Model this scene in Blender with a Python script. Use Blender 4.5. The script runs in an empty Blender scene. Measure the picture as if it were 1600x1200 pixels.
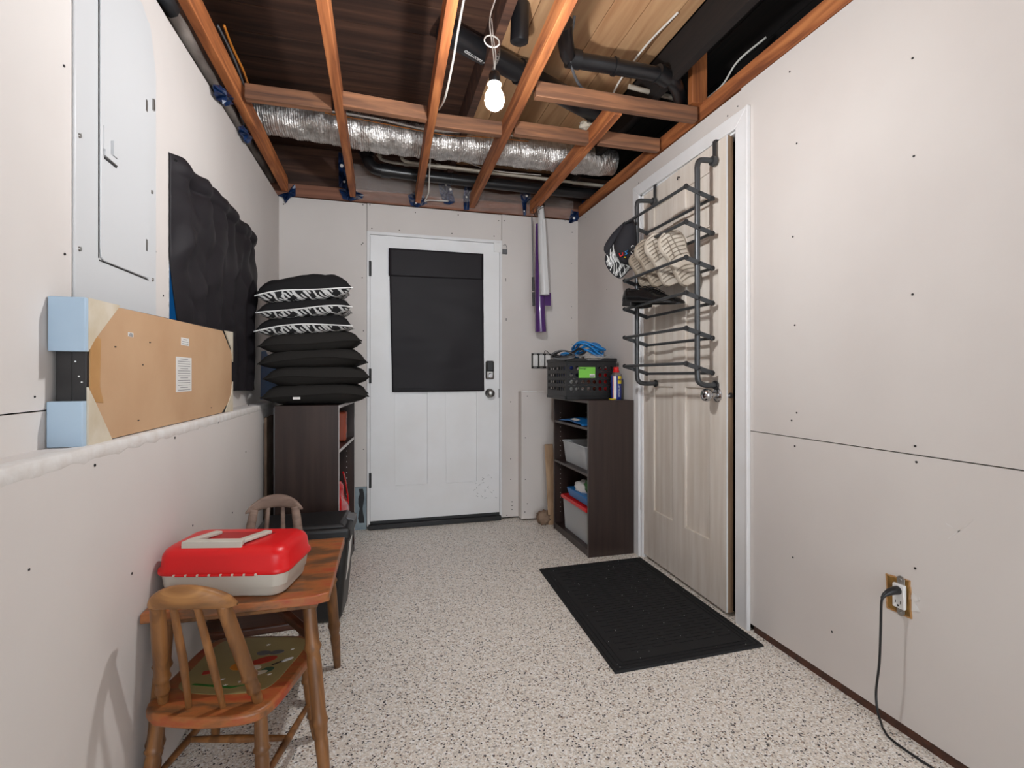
import bpy, bmesh, math, random
from mathutils import Vector, Matrix, noise
random.seed(7)
PI = math.pi
S_ = bpy.context.scene
C = bpy.context.scene.collection

# ------------------------------------------------------------------ camera, world, exposure
TH = math.atan(212/781.0); SN = math.sin(TH); CS = math.cos(TH); FPX = 781.0; HY = 588.0; CH = 1.07
cam_d = bpy.data.cameras.new('camera'); cam = bpy.data.objects.new('camera', cam_d); C.objects.link(cam)
cam.location = (0, 0, CH); cam.rotation_euler = (PI/2, 0, -TH)
cam_d.sensor_width = 36; cam_d.lens = FPX*36/1600.0; cam_d.shift_y = -(600-HY)/1600.0; cam_d.clip_start = 0.02
S_.camera = cam
w = bpy.data.worlds.new('world'); S_.world = w; w.use_nodes = True
w.node_tree.nodes['Background'].inputs[0].default_value = (0.90, 0.97, 1.04, 1)
w.node_tree.nodes['Background'].inputs[1].default_value = 2.5      # fill light added through the end left open behind the camera
S_.view_settings.view_transform = 'Standard'; S_.view_settings.look = 'None'
S_.view_settings.gamma = 1; S_.view_settings.use_curve_mapping = False
S_.view_settings.exposure = 0.70
BULB = 590.0      # emission of the bare bulbs

def at(px, py, ax, v):
    """point of the room where a ray of the photograph meets the plane x/y/z = v"""
    t = (px-800)/FPX; u = (HY-py)/FPX
    D = (SN+t*CS, CS-t*SN, u)
    k = v/D[0] if ax == 'x' else v/D[1] if ax == 'y' else (v-CH)/u
    return Vector((k*D[0], k*D[1], CH+k*D[2]))

# ------------------------------------------------------------------ materials
def _n(nt, t, **k):
    n = nt.nodes.new(t)
    for a, b in k.items():
        if a.startswith('i_'): n.inputs[a[2:].replace('_', ' ')].default_value = b
        else: setattr(n, a, b)
    return n
def c4(c): return (c[0], c[1], c[2], 1)
def s2l(*c):
    return tuple(((x/255)/12.92 if x/255 <= .04045 else ((x/255+.055)/1.055)**2.4) for x in c)
def mat(name, col, rough=.6, metal=0, col2=None, scale=8, stretch=(1, 1, 1), bump=0, bscale=None, spec=.5, coat=0,
        trans=0, alpha=1, sss=0, detail=6, lo=.35, hi=.65, emit=None, estr=0, bdist=.002):
    m = bpy.data.materials.new(name); m.use_nodes = True; nt = m.node_tree
    b = nt.nodes['Principled BSDF']
    b.inputs['Base Color'].default_value = c4(col); b.inputs['Roughness'].default_value = rough
    b.inputs['Metallic'].default_value = metal; b.inputs['Specular IOR Level'].default_value = spec
    b.inputs['Coat Weight'].default_value = coat; b.inputs['Transmission Weight'].default_value = trans; b.inputs['Alpha'].default_value = alpha
    if emit: b.inputs['Emission Color'].default_value = c4(emit); b.inputs['Emission Strength'].default_value = estr
    tc = _n(nt, 'ShaderNodeTexCoord'); mp = _n(nt, 'ShaderNodeMapping'); mp.inputs['Scale'].default_value = stretch
    nt.links.new(tc.outputs['Object'], mp.inputs[0])
    if col2:
        no = _n(nt, 'ShaderNodeTexNoise', i_Scale=scale, i_Detail=detail); nt.links.new(mp.outputs[0], no.inputs[0])
        r = _n(nt, 'ShaderNodeValToRGB'); r.color_ramp.elements[0].position = lo; r.color_ramp.elements[1].position = hi
        r.color_ramp.elements[0].color = c4(col); r.color_ramp.elements[1].color = c4(col2)
        nt.links.new(no.outputs['Fac'], r.inputs[0]); nt.links.new(r.outputs[0], b.inputs['Base Color'])
    if bump:
        n2 = _n(nt, 'ShaderNodeTexNoise', i_Scale=bscale or scale, i_Detail=8); nt.links.new(mp.outputs[0], n2.inputs[0])
        bp = _n(nt, 'ShaderNodeBump', i_Strength=bump, i_Distance=bdist); nt.links.new(n2.outputs['Fac'], bp.inputs['Height'])
        nt.links.new(bp.outputs[0], b.inputs['Normal'])
    return m
def wood(name, a, b_, axis, rough=.7, c=None, bump=.4, sc=1.0):
    """long-grained timber: three tones, grain along axis"""
    m = bpy.data.materials.new(name); m.use_nodes = True; nt = m.node_tree; b = nt.nodes['Principled BSDF']
    b.inputs['Roughness'].default_value = rough
    tc = _n(nt, 'ShaderNodeTexCoord'); mp = _n(nt, 'ShaderNodeMapping')
    st = [14*sc]*3; st[axis] = 1.1*sc; mp.inputs['Scale'].default_value = st
    oi = _n(nt, 'ShaderNodeObjectInfo')
    va = _n(nt, 'ShaderNodeVectorMath', operation='ADD'); nt.links.new(tc.outputs['Object'], va.inputs[0])
    ml = _n(nt, 'ShaderNodeMath', operation='MULTIPLY', i_Value=1.0); nt.links.new(oi.outputs['Random'], ml.inputs[0]); ml.inputs[1].default_value = 9
    nt.links.new(ml.outputs[0], va.inputs[1]); nt.links.new(va.outputs[0], mp.inputs[0])
    n1 = _n(nt, 'ShaderNodeTexNoise', i_Scale=2.2, i_Detail=8, i_Distortion=.7); nt.links.new(mp.outputs[0], n1.inputs[0])
    r = _n(nt, 'ShaderNodeValToRGB'); e = r.color_ramp.elements
    e[0].position = .3; e[0].color = c4(a); e[1].position = .7; e[1].color = c4(b_)
    if c: q = e.new(.5); q.color = c4(c)
    nt.links.new(n1.outputs['Fac'], r.inputs[0])
    hs = _n(nt, 'ShaderNodeHueSaturation'); mr = _n(nt, 'ShaderNodeMapRange'); mr.inputs[3].default_value = .78; mr.inputs[4].default_value = 1.18
    nt.links.new(oi.outputs['Random'], mr.inputs[0]); nt.links.new(mr.outputs[0], hs.inputs['Value'])
    nt.links.new(r.outputs[0], hs.inputs['Color']); nt.links.new(hs.outputs[0], b.inputs['Base Color'])
    bp = _n(nt, 'ShaderNodeBump', i_Strength=bump, i_Distance=.002); nt.links.new(n1.outputs['Fac'], bp.inputs['Height'])
    nt.links.new(bp.outputs[0], b.inputs['Normal'])
    return m

def flake_floor():
    m = bpy.data.materials.new('epoxy_flake_floor'); m.use_nodes = True; nt = m.node_tree; b = nt.nodes['Principled BSDF']
    b.inputs['Roughness'].default_value = .38; b.inputs['Specular IOR Level'].default_value = .45
    tc = _n(nt, 'ShaderNodeTexCoord')
    def vor(scale):
        v = _n(nt, 'ShaderNodeTexVoronoi', i_Scale=scale); nt.links.new(tc.outputs['Object'], v.inputs['Vector']); s = _n(nt, 'ShaderNodeSeparateColor')
        nt.links.new(v.outputs['Color'], s.inputs[0]); return v, s
    v1, s1 = vor(210); v2, s2 = vor(120)
    r = _n(nt, 'ShaderNodeValToRGB'); r.color_ramp.interpolation = 'CONSTANT'; e = r.color_ramp.elements
    stops = [(0, s2l(60, 56, 54)), (.04, s2l(180, 160, 142)), (.10, s2l(208, 200, 190)), (.28, s2l(232, 223, 210)),
             (.55, s2l(240, 232, 221)), (.80, s2l(252, 249, 244))]
    e[0].position = 0; e[0].color = c4(stops[0][1]); e[1].position = stops[1][0]; e[1].color = c4(stops[1][1])
    for p, cc in stops[2:]: q = e.new(p); q.color = c4(cc)
    nt.links.new(s1.outputs[0], r.inputs[0])
    # larger dark and white chips on top
    lt = _n(nt, 'ShaderNodeMath', operation='LESS_THAN'); lt.inputs[1].default_value = .15; nt.links.new(s2.outputs[1], lt.inputs[0])
    ld = _n(nt, 'ShaderNodeMath', operation='LESS_THAN'); ld.inputs[1].default_value = .0042*0+.34; 
    nt.links.new(v2.outputs['Distance'], ld.inputs[0])
    mu = _n(nt, 'ShaderNodeMath', operation='MULTIPLY'); nt.links.new(lt.outputs[0], mu.inputs[0]); nt.links.new(ld.outputs[0], mu.inputs[1])
    r2 = _n(nt, 'ShaderNodeValToRGB'); r2.color_ramp.interpolation = 'CONSTANT'; r2.color_ramp.elements[0].color = c4(s2l(26, 25, 27))
    r2.color_ramp.elements[1].position = .80; r2.color_ramp.elements[1].color = c4(s2l(250, 247, 242)); q = r2.color_ramp.elements.new(.66); q.color = c4(s2l(140, 110, 88))
    nt.links.new(s2.outputs[0], r2.inputs[0])
    mx = _n(nt, 'ShaderNodeMix', data_type='RGBA'); nt.links.new(mu.outputs[0], mx.inputs[0]); nt.links.new(r.outputs[0], mx.inputs[6]); nt.links.new(r2.outputs[0], mx.inputs[7])
    nt.links.new(mx.outputs[2], b.inputs['Base Color'])
    bp = _n(nt, 'ShaderNodeBump', i_Strength=.25, i_Distance=.0006); nt.links.new(s1.outputs[1], bp.inputs['Height']); nt.links.new(bp.outputs[0], b.inputs['Normal'])
    return m

M = {}
M['floor'] = flake_floor()
M['drywall'] = mat('drywall', s2l(209, 202, 197), .75, col2=s2l(216, 210, 205), scale=1.5, bump=.12, bscale=220, bdist=.0006)
M['drywall_edge'] = mat('gypsum_edge', s2l(225, 222, 218), .9, col2=s2l(190, 184, 176), scale=60, bump=.6)
M['compound'] = mat('joint_compound', s2l(226, 224, 221), .8, col2=s2l(214, 208, 202), scale=24, bump=.6, bscale=60)
M['dark'] = mat('dark_cavity', s2l(30, 24, 22), .9)
M['hole'] = mat('screw_dark', s2l(35, 33, 32), .6)
M['trim'] = mat('white_gloss_trim', s2l(232, 232, 233), .4, col2=s2l(226, 225, 224), scale=5)
M['fdoor'] = mat('far_door_paint', s2l(238, 239, 240), .45, col2=s2l(232, 232, 231), scale=3)
M['rdoor'] = mat('primed_door', s2l(228, 220, 210), .55, col2=s2l(214, 203, 190), scale=4, stretch=(6, 6, .6), bump=.1)
M['rawwood'] = wood('raw_pine_edge', s2l(150, 120, 92), s2l(190, 158, 125), 2)
M['joist_y'] = wood('joist_timber', s2l(122, 68, 38), s2l(204, 130, 76), 1, c=s2l(170, 100, 56))
M['joist_x'] = wood('blocking_timber', s2l(96, 68, 54), s2l(166, 114, 80), 0, c=s2l(130, 90, 66))
M['joist_z'] = wood('post_timber', s2l(122, 66, 34), s2l(196, 118, 62), 2)
M['plate'] = wood('plate_timber', s2l(120, 78, 60), s2l(160, 108, 84), 0)
M['plank_dark'] = wood('subfloor_dark', s2l(52, 34, 26), s2l(104, 72, 54), 0, c=s2l(76, 50, 38), sc=.7)
M['plank_tan'] = wood('subfloor_tan', s2l(168, 122, 84), s2l(206, 166, 124), 1, sc=.5)
M['plank_void'] = wood('subfloor_void_shade', s2l(14, 11, 10), s2l(30, 21, 17), 1, rough=1)  # near black colour stands for the shade of the void at right
M['foil'] = mat('duct_foil', s2l(232, 229, 225), .34, .82, col2=s2l(190, 186, 182), scale=30, bump=.9, bscale=70, bdist=.006)
M['abs'] = mat('black_abs', s2l(26, 26, 28), .32)
M['cpvc'] = mat('cream_cpvc', s2l(190, 182, 168), .4)
M['cable'] = mat('white_cable', s2l(220, 216, 208), .5)
M['cable_o'] = mat('orange_cable', s2l(196, 120, 40), .5)
M['greypipe'] = mat('grey_wrap', s2l(150, 140, 132), .7, col2=s2l(96, 86, 80), scale=12, stretch=(1, .4, 1), bump=.5)
M['tape'] = mat('blue_tape', s2l(22, 52, 96), .35, col2=s2l(14, 34, 68), scale=30, bump=.5, bscale=40)
M['white'] = mat('white_print', s2l(232, 232, 230), .5)
M['poly'] = mat('poly_sheet', s2l(235, 225, 220), .10, alpha=.15, bump=1, bscale=26, bdist=.03)
M['blacktext'] = mat('black_print', s2l(25, 25, 27), .6)
M['steel'] = mat('galvanised', s2l(170, 168, 164), .35, .9)
M['chrome'] = mat('satin_chrome', s2l(190, 190, 192), .16, 1.0)
M['nickel'] = mat('satin_nickel', s2l(160, 158, 154), .34, 1.0)
M['blackm'] = mat('black_metal', s2l(24, 24, 25), .4, .3)
M['rack'] = mat('rack_grey_metal', s2l(78, 80, 82), .36, .55)
M['panelw'] = mat('panel_enamel', s2l(203, 204, 205), .42)
M['cardboard'] = mat('kraft_board', s2l(186, 148, 112), .8, col2=s2l(196, 160, 124), scale=4, bump=.1, bscale=80)
M['kraft_tape'] = mat('kraft_tape', s2l(196, 152, 100), .5, col2=s2l(182, 136, 84), scale=10)
M['cream'] = mat('cream_tape', s2l(214, 204, 186), .6, col2=s2l(200, 186, 160), scale=14, bump=.4, bscale=30)
M['bluecard'] = mat('pale_blue_card', s2l(168, 190, 210), .7, col2=s2l(176, 198, 216), scale=6)
M['blackwood'] = mat('black_frame', s2l(30, 29, 30), .45, col2=s2l(44, 42, 42), scale=20)
M['curtain'] = mat('charcoal_satin', s2l(34, 31, 34), .55, spec=.22, bump=.15, bscale=300, bdist=.0005)
M['blue_shade'] = mat('blue_daylight_shade', s2l(26, 96, 150), .35, col2=s2l(18, 76, 130), scale=5)  # blue of daylight in shade, put into the colour
M['bluelit'] = mat('daylit_blue_film', s2l(26, 96, 150), .4, emit=s2l(22, 90, 150), estr=.28)
M['pillow'] = mat('black_canvas', s2l(30, 29, 30), .85, bump=.4, bscale=500, bdist=.0008, spec=.2)
M['pillow2'] = mat('faded_black_canvas', s2l(38, 36, 34), .85, bump=.4, bscale=500, bdist=.0008, spec=.2)
M['dkwood'] = mat('espresso_laminate', s2l(42, 30, 27), .38, col2=s2l(56, 42, 37), scale=5, stretch=(6, 6, .35), bump=.05)
M['dkwood_top'] = mat('espresso_dusty', s2l(64, 56, 52), .5, col2=s2l(80, 74, 70), scale=20)
M['edge'] = mat('grey_edge_band', s2l(196, 192, 190), .5)
M['edge_d'] = mat('dark_edge_band', s2l(84, 76, 72), .5)
M['blackpl'] = mat('black_plastic', s2l(24, 24, 25), .42)
M['greypl'] = mat('grey_plastic', s2l(96, 96, 98), .45)
M['recess'] = mat('deep_red_plastic', s2l(168, 12, 18), .4)
M['redpl'] = mat('red_plastic', s2l(214, 20, 24), .34)
M['crampl'] = mat('warm_white_plastic', s2l(196, 190, 178), .45)
M['clearpl'] = mat('frosted_plastic', s2l(226, 229, 231), .25, alpha=.42)
M['red'] = mat('glossy_red', s2l(200, 18, 24), .25, coat=.3)
M['orange'] = mat('orange_red_box', s2l(178, 84, 56), .5)
M['green'] = mat('green_label', s2l(120, 196, 72), .5)
M['leaf'] = mat('green_print', s2l(62, 130, 52), .5, col2=s2l(40, 96, 36), scale=30)
M['blue'] = mat('blue_plastic', s2l(28, 110, 176), .35)
M['bluerope'] = mat('blue_cord', s2l(30, 130, 200), .45)
M['dkblue'] = mat('navy_blue', s2l(30, 50, 130), .4)
M['yellow'] = mat('yellow_paint', s2l(236, 208, 40), .45)
M['bag'] = mat('clear_bag', s2l(230, 228, 222), .18, alpha=.3, bump=.6, bscale=30, bdist=.01)
M['paper'] = mat('white_paper', s2l(224, 222, 218), .6)
M['rubber'] = mat('doormat_rubber', s2l(22, 22, 24), .75)
M['purple'] = mat('purple_vinyl', s2l(76, 38, 104), .22, coat=.3)
M['whitevinyl'] = mat('white_vinyl', s2l(206, 205, 204), .4)
M['hat'] = mat('black_cap_cloth', s2l(32, 31, 36), .85)
M['leather'] = mat('black_leather', s2l(22, 22, 23), .2, bump=.25, bscale=14, bdist=.004)
M['soleblk'] = mat('black_sole', s2l(30, 29, 29), .5)
M['solew'] = mat('pale_sole', s2l(196, 186, 172), .6, col2=s2l(176, 164, 148), scale=18)
M['tread'] = mat('tread_line_tan', s2l(128, 116, 102), .8)  # darker tan for the tread lines
M['solebeige'] = mat('worn_beige_sole', s2l(170, 158, 142), .65, col2=s2l(150, 136, 118), scale=18)
M['fabricblk'] = mat('black_knit', s2l(36, 37, 42), .8)
M['brass'] = mat('brass_box', s2l(150, 112, 48), .5, col2=s2l(110, 80, 34), scale=40)
M['brownbag'] = mat('brown_paper', s2l(150, 126, 106), .85, col2=s2l(126, 102, 82), scale=14, bump=.6, bscale=20)
M['greypatch'] = mat('blue_grey_paint', s2l(150, 165, 172), .7, col2=s2l(120, 134, 142), scale=10)
M['tar'] = mat('black_sealant', s2l(34, 35, 38), .6)
M['bulb_rear'] = mat('rear_bulb_glow', (1, 1, 1), .4, emit=(.98, .98, 1.0), estr=BULB*.08)
M['bulb'] = mat('bulb_glow', (1, 1, 1), .4, emit=(.965, .98, 1.0), estr=BULB)

def worn_paint(name, axis):
    m = bpy.data.materials.new(name); m.use_nodes = True; nt = m.node_tree; b = nt.nodes['Principled BSDF']; b.inputs['Roughness'].default_value = .38
    tc = _n(nt, 'ShaderNodeTexCoord'); mp = _n(nt, 'ShaderNodeMapping'); st = [6, 6, 6]; st[axis] = 1.6; mp.inputs['Scale'].default_value = st
    nt.links.new(tc.outputs['Object'], mp.inputs[0])
    n1 = _n(nt, 'ShaderNodeTexNoise', i_Scale=2.0, i_Detail=9, i_Roughness=.65); nt.links.new(mp.outputs[0], n1.inputs[0])
    r = _n(nt, 'ShaderNodeValToRGB'); e = r.color_ramp.elements; e[0].position = .32; e[0].color = c4(s2l(84, 66, 50)); e[1].position = .68; e[1].color = c4(s2l(160, 46, 32))
    for p, cc in ((.43, s2l(112, 76, 48)), (.52, s2l(164, 98, 52)), (.60, s2l(160, 72, 42))): q = e.new(p); q.color = c4(cc)
    nt.links.new(n1.outputs['Fac'], r.inputs[0]); nt.links.new(r.outputs[0], b.inputs['Base Color'])
    bp = _n(nt, 'ShaderNodeBump', i_Strength=.3, i_Distance=.001); nt.links.new(n1.outputs['Fac'], bp.inputs['Height']); nt.links.new(bp.outputs[0], b.inputs['Normal'])
    return m
M['tabletop'] = worn_paint('worn_red_and_orange_paint', 0)
M['legwood'] = wood('varnished_brown', s2l(84, 54, 30), s2l(150, 102, 58), 2, rough=.4, c=s2l(118, 78, 42), bump=.2)
M['legdark'] = wood('dark_brown_varnish', s2l(52, 28, 18), s2l(92, 52, 34), 0, rough=.4, bump=.2)
M['crest'] = wood('worn_oak', s2l(100, 70, 40), s2l(178, 128, 74), 0, rough=.5, c=s2l(142, 96, 52))
M['greywood'] = wood('weathered_grey_wood', s2l(104, 84, 74), s2l(150, 128, 114), 0, rough=.7)
M['decal'] = mat('olive_decal', s2l(156, 142, 96), .4, col2=s2l(146, 130, 86), scale=8)

def tribal(k_=1.0):
    m = bpy.data.materials.new('black_white_tribal_print'); m.use_nodes = True; nt = m.node_tree; b = nt.nodes['Principled BSDF']; b.inputs['Roughness'].default_value = .8
    tc = _n(nt, 'ShaderNodeTexCoord')
    def band(scale, rot, lo, dist=2.5):
        mp = _n(nt, 'ShaderNodeMapping'); mp.inputs['Rotation'].default_value = rot; nt.links.new(tc.outputs['Object'], mp.inputs[0])
        wv = _n(nt, 'ShaderNodeTexWave', i_Scale=scale*k_, i_Distortion=dist, i_Detail=1.0); wv.inputs['Detail Scale'].default_value = 1.2
        nt.links.new(mp.outputs[0], wv.inputs[0])
        g = _n(nt, 'ShaderNodeMath', operation='GREATER_THAN'); g.inputs[1].default_value = lo; nt.links.new(wv.outputs['Fac'], g.inputs[0]); return g
    a = band(24, (0, .3, .9), .52, 1.2); c_ = band(5, (0, -.4, -.8), .42, 4); d = band(7, (0, .2, .5), .88, 7)
    mu = _n(nt, 'ShaderNodeMath', operation='MULTIPLY'); nt.links.new(a.outputs[0], mu.inputs[0]); nt.links.new(c_.outputs[0], mu.inputs[1])
    mx = _n(nt, 'ShaderNodeMath', operation='MAXIMUM'); nt.links.new(mu.outputs[0], mx.inputs[0]); nt.links.new(d.outputs[0], mx.inputs[1])
    r = _n(nt, 'ShaderNodeMix', data_type='RGBA'); r.inputs[6].default_value = c4(s2l(26, 26, 28)); r.inputs[7].default_value = c4(s2l(214, 214, 212))
    nt.links.new(mx.outputs[0], r.inputs[0]); nt.links.new(r.outputs[2], b.inputs['Base Color'])
    return m
M['tribal'] = tribal(); M['tribal_fine'] = tribal(2.4)

# ------------------------------------------------------------------ mesh helpers
class MB:
    def __init__(s): s.v = []; s.f = []
    def add(s, vs, fs):
        o = len(s.v); s.v += [Vector(v) for v in vs]; s.f += [tuple(i+o for i in f) for f in fs]; return s
    def box(s, a, b):
        x0, y0, z0 = a; x1, y1, z1 = b
        if x0 > x1: x0, x1 = x1, x0
        if y0 > y1: y0, y1 = y1, y0
        if z0 > z1: z0, z1 = z1, z0
        return s.add([(x0,y0,z0),(x1,y0,z0),(x1,y1,z0),(x0,y1,z0),(x0,y0,z1),(x1,y0,z1),(x1,y1,z1),(x0,y1,z1)],
                     [(0,3,2,1),(4,5,6,7),(0,1,5,4),(1,2,6,5),(2,3,7,6),(3,0,4,7)])
    def hexa(s, p):   # 8 points, bottom 4 (ccw from above) then top 4
        return s.add(p, [(0,3,2,1),(4,5,6,7),(0,1,5,4),(1,2,6,5),(2,3,7,6),(3,0,4,7)])
    def beam(s, p0, p1, wd, ht, up=(0, 0, 1)):
        p0, p1 = Vector(p0), Vector(p1); d = (p1-p0).normalized(); r = d.cross(Vector(up)).normalized(); u = r.cross(d)
        q = []
        for p in (p0, p1):
            q += [p-r*wd/2-u*ht/2, p+r*wd/2-u*ht/2, p+r*wd/2+u*ht/2, p-r*wd/2+u*ht/2]
        return s.add(q, [(0,1,2,3),(7,6,5,4),(0,4,5,1),(1,5,6,2),(2,6,7,3),(3,7,4,0)])
    def tube(s, pts, r, n=8, cap=True, closed=False):
        pts = [Vector(p) for p in pts]; N = len(pts); rr = r if isinstance(r, (list, tuple)) else [r]*N
        vs = []; prev = None
        for i, p in enumerate(pts):
            if closed: t = pts[(i+1) % N]-pts[i-1]
            else: t = pts[min(i+1, N-1)]-pts[max(i-1, 0)]
            t = t.normalized() if t.length > 1e-9 else Vector((0, 0, 1))
            if prev is None:
                a = Vector((0, 0, 1)) if abs(t.z) < .9 else Vector((1, 0, 0)); prev = (a-t*a.dot(t)).normalized()
            else:
                q = prev-t*prev.dot(t); prev = q.normalized() if q.length > 1e-6 else prev
            bn = t.cross(prev)
            for k in range(n):
                an = 2*PI*k/n; vs.append(p+(prev*math.cos(an)+bn*math.sin(an))*rr[i])
        fs = []
        for i in range(N if closed else N-1):
            j = (i+1) % N
            for k in range(n): fs.append((i*n+k, i*n+(k+1) % n, j*n+(k+1) % n, j*n+k))
        if cap and not closed: fs.append(tuple(range(n-1, -1, -1))); fs.append(tuple((N-1)*n+k for k in range(n)))
        return s.add(vs, fs)
    def lathe(s, prof, base=(0, 0, 0), axis=(0, 0, 1), n=16):
        """prof = [(radius, height)...] turned about axis from base"""
        ax = Vector(axis).normalized(); b = Vector(base)
        a = Vector((1, 0, 0)) if abs(ax.x) < .9 else Vector((0, 1, 0)); u = (a-ax*a.dot(ax)).normalized(); v = ax.cross(u)
        vs = []; 
        for r, h in prof:
            for k in range(n):
                an = 2*PI*k/n; vs.append(b+ax*h+(u*math.cos(an)+v*math.sin(an))*max(r, 1e-5))
        fs = []
        for i in range(len(prof)-1):
            for k in range(n): fs.append((i*n+k, i*n+(k+1) % n, (i+1)*n+(k+1) % n, (i+1)*n+k))
        fs.append(tuple(range(n-1, -1, -1))); fs.append(tuple((len(prof)-1)*n+k for k in range(n)))
        return s.add(vs, fs)
    def prism(s, poly, a, b):
        """poly: list of Vectors (planar), extruded from offset a to offset b (Vectors)"""
        n = len(poly); a = Vector(a); b = Vector(b)
        vs = [Vector(p)+a for p in poly]+[Vector(p)+b for p in poly]
        fs = [tuple(range(n-1, -1, -1)), tuple(range(n, 2*n))]+[(i, (i+1) % n, n+(i+1) % n, n+i) for i in range(n)]
        return s.add(vs, fs)
    def grid(s, fn, nu, nv):
        vs = [fn(i/nu, j/nv) for j in range(nv+1) for i in range(nu+1)]
        fs = [(j*(nu+1)+i, j*(nu+1)+i+1, (j+1)*(nu+1)+i+1, (j+1)*(nu+1)+i) for j in range(nv) for i in range(nu)]
        return s.add(vs, fs)
    def disc(s, c, nrm, r, n=8, t=.0008):
        return s.lathe([(r, 0), (r, t)], c, nrm, n)
def mb(): return MB()

def obj(name, m, material, parent=None, bevel=0, smooth=False, solid=0, local=False, sub=0, label=None, kind=None, seg=2, recalc=True):
    me = bpy.data.meshes.new(name)
    off = Vector((0, 0, 0))
    if parent is not None and not local: off = ROOT.get(parent.name, Vector((0, 0, 0)))
    me.from_pydata([v-off for v in m.v], [], m.f)
    if recalc:
        b = bmesh.new(); b.from_mesh(me); bmesh.ops.recalc_face_normals(b, faces=b.faces); b.to_mesh(me); b.free()
    o = bpy.data.objects.new(name, me); C.objects.link(o); me.materials.append(material)
    if parent is not None: o.parent = parent; ROOT[o.name] = off
    if smooth:
        for p in me.polygons: p.use_smooth = True
    if solid: q = o.modifiers.new('s', 'SOLIDIFY'); q.thickness = solid; q.offset = 0
    if bevel:
        q = o.modifiers.new('b', 'BEVEL'); q.width = bevel; q.segments = seg; q.limit_method = 'ANGLE'; q.angle_limit = .6
    if sub: q = o.modifiers.new('u', 'SUBSURF'); q.levels = sub; q.render_levels = sub
    if smooth == 'auto' or bevel:
        for p in me.polygons: p.use_smooth = True
        try: me.set_sharp_from_angle(angle=.7)
        except Exception: pass
    if label: o['label'] = label
    if kind: o['kind'] = kind
    return o
ROOT = {}
def thing(name, label, cat, loc=(0, 0, 0), rotz=0, group=None, rot=None):
    o = bpy.data.objects.new(name, None); C.objects.link(o); o.empty_display_size = .05
    o.location = loc
    if rot is not None: o.rotation_mode = 'XYZ'; o.rotation_euler = rot.to_euler()
    else: o.rotation_euler = (0, 0, rotz)
    o['label'] = label; o['category'] = cat
    if group: o['group'] = group
    ROOT[o.name] = Vector(loc); return o
def tag(o, label, cat, group=None):
    o['label'] = label; o['category'] = cat
    if group: o['group'] = group
    return o
def struct(name, loc=(0, 0, 0)):
    o = bpy.data.objects.new(name, None); C.objects.link(o); o.location = loc; o['kind'] = 'structure'; ROOT[o.name] = Vector(loc); return o
def smesh(name, m, material, **k):
    o = obj(name, m, material, **k); o['kind'] = 'structure'; return o
def text(name, body, size, loc, rot, material, parent, ext=.0004, local=False, align='CENTER'):
    cu = bpy.data.curves.new(name+'_tmp', 'FONT'); cu.body = body; cu.size = size; cu.extrude = ext; cu.align_x = align; cu.align_y = 'CENTER'; cu.resolution_u = 2
    tmp = bpy.data.objects.new(name+'_tmp', cu); C.objects.link(tmp); bpy.context.view_layer.update()
    me = bpy.data.meshes.new_from_object(tmp.evaluated_get(bpy.context.evaluated_depsgraph_get())); me.name = name
    bpy.data.objects.remove(tmp); bpy.data.curves.remove(cu)
    me.materials.clear(); me.materials.append(material); o = bpy.data.objects.new(name, me); C.objects.link(o); o['kind'] = 'stuff'
    off = Vector((0, 0, 0)) if local else ROOT.get(parent.name, Vector((0, 0, 0)))
    o.parent = parent; o.location = Vector(loc)-off; o.rotation_euler = rot; return o
def bez(pts, n=8):
    """Catmull-Rom through pts"""
    P_ = [Vector(p) for p in pts]; P_ = [2*P_[0]-P_[1]]+P_+[2*P_[-1]-P_[-2]]; out = []
    for i in range(1, len(P_)-2):
        a, b, c, d = P_[i-1], P_[i], P_[i+1], P_[i+2]
        for k in range(n):
            t = k/n; out.append(.5*((2*b)+(c-a)*t+(2*a-5*b+4*c-d)*t*t+(3*b-a-3*c+d)*t**3))
    out.append(P_[-2]); return out

XL, XLL, XR, YF, LEDGE = -.629, -.55, 1.52, 3.635, .928
Y0 = -2.6
def ztl(y): return max(2.12, 2.191+(y-1.911)*.0445)

# ================================================================== STRUCTURE
f = mb().box((-1.2, Y0, -.05), (2.6, 4.2, 0)); smesh('floor', f, M['floor'])

# --- far wall: sheets of drywall around the door opening
wf = struct('wall_far', (0, YF, 0))
DX0, DX1, DZ = -.063, .907, 2.085
def sheet(par, a, b, m='drywall'):
    return obj('drywall_sheet', mb().box(a, b), M[m], par, bevel=.0015, seg=1)
sheet(wf, (-.72, YF, .30), (DX0-.001, YF+.012, 2.277))
sheet(wf, (DX0+.001, YF, DZ+.001), (DX1-.001, YF+.012, 2.28))
sheet(wf, (DX1+.001, YF, .012), (XR+.08, YF+.012, 2.283))
obj('painted_strip', mb().box((-.72, YF+.004, .0), (DX0-.004, YF+.02, .298)), M['greypatch'], wf, label='blue-grey painted base beside the far door')
sm = mb(); sm.prism([Vector((-.118+.006*math.sin(i*1.9), YF+.003, .285-i*.034)) for i in range(8)]+[Vector((-.086+.006*math.sin(i*1.3+1), YF+.003, .285-(7-i)*.034)) for i in range(8)], (0, 0, 0), (0, .004, 0))
obj('sealant_smear', sm, M['tar'], wf)
obj('backing_board', mb().box((-1.0, YF+.02, 0), (DX0-.01, YF+.06, 2.27)).box((DX1+.01, YF+.02, 0), (2.0, YF+.06, 2.27)).box((DX0-.01, YF+.02, DZ), (DX1+.01, YF+.06, 2.27)), M['dark'], wf)
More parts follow.
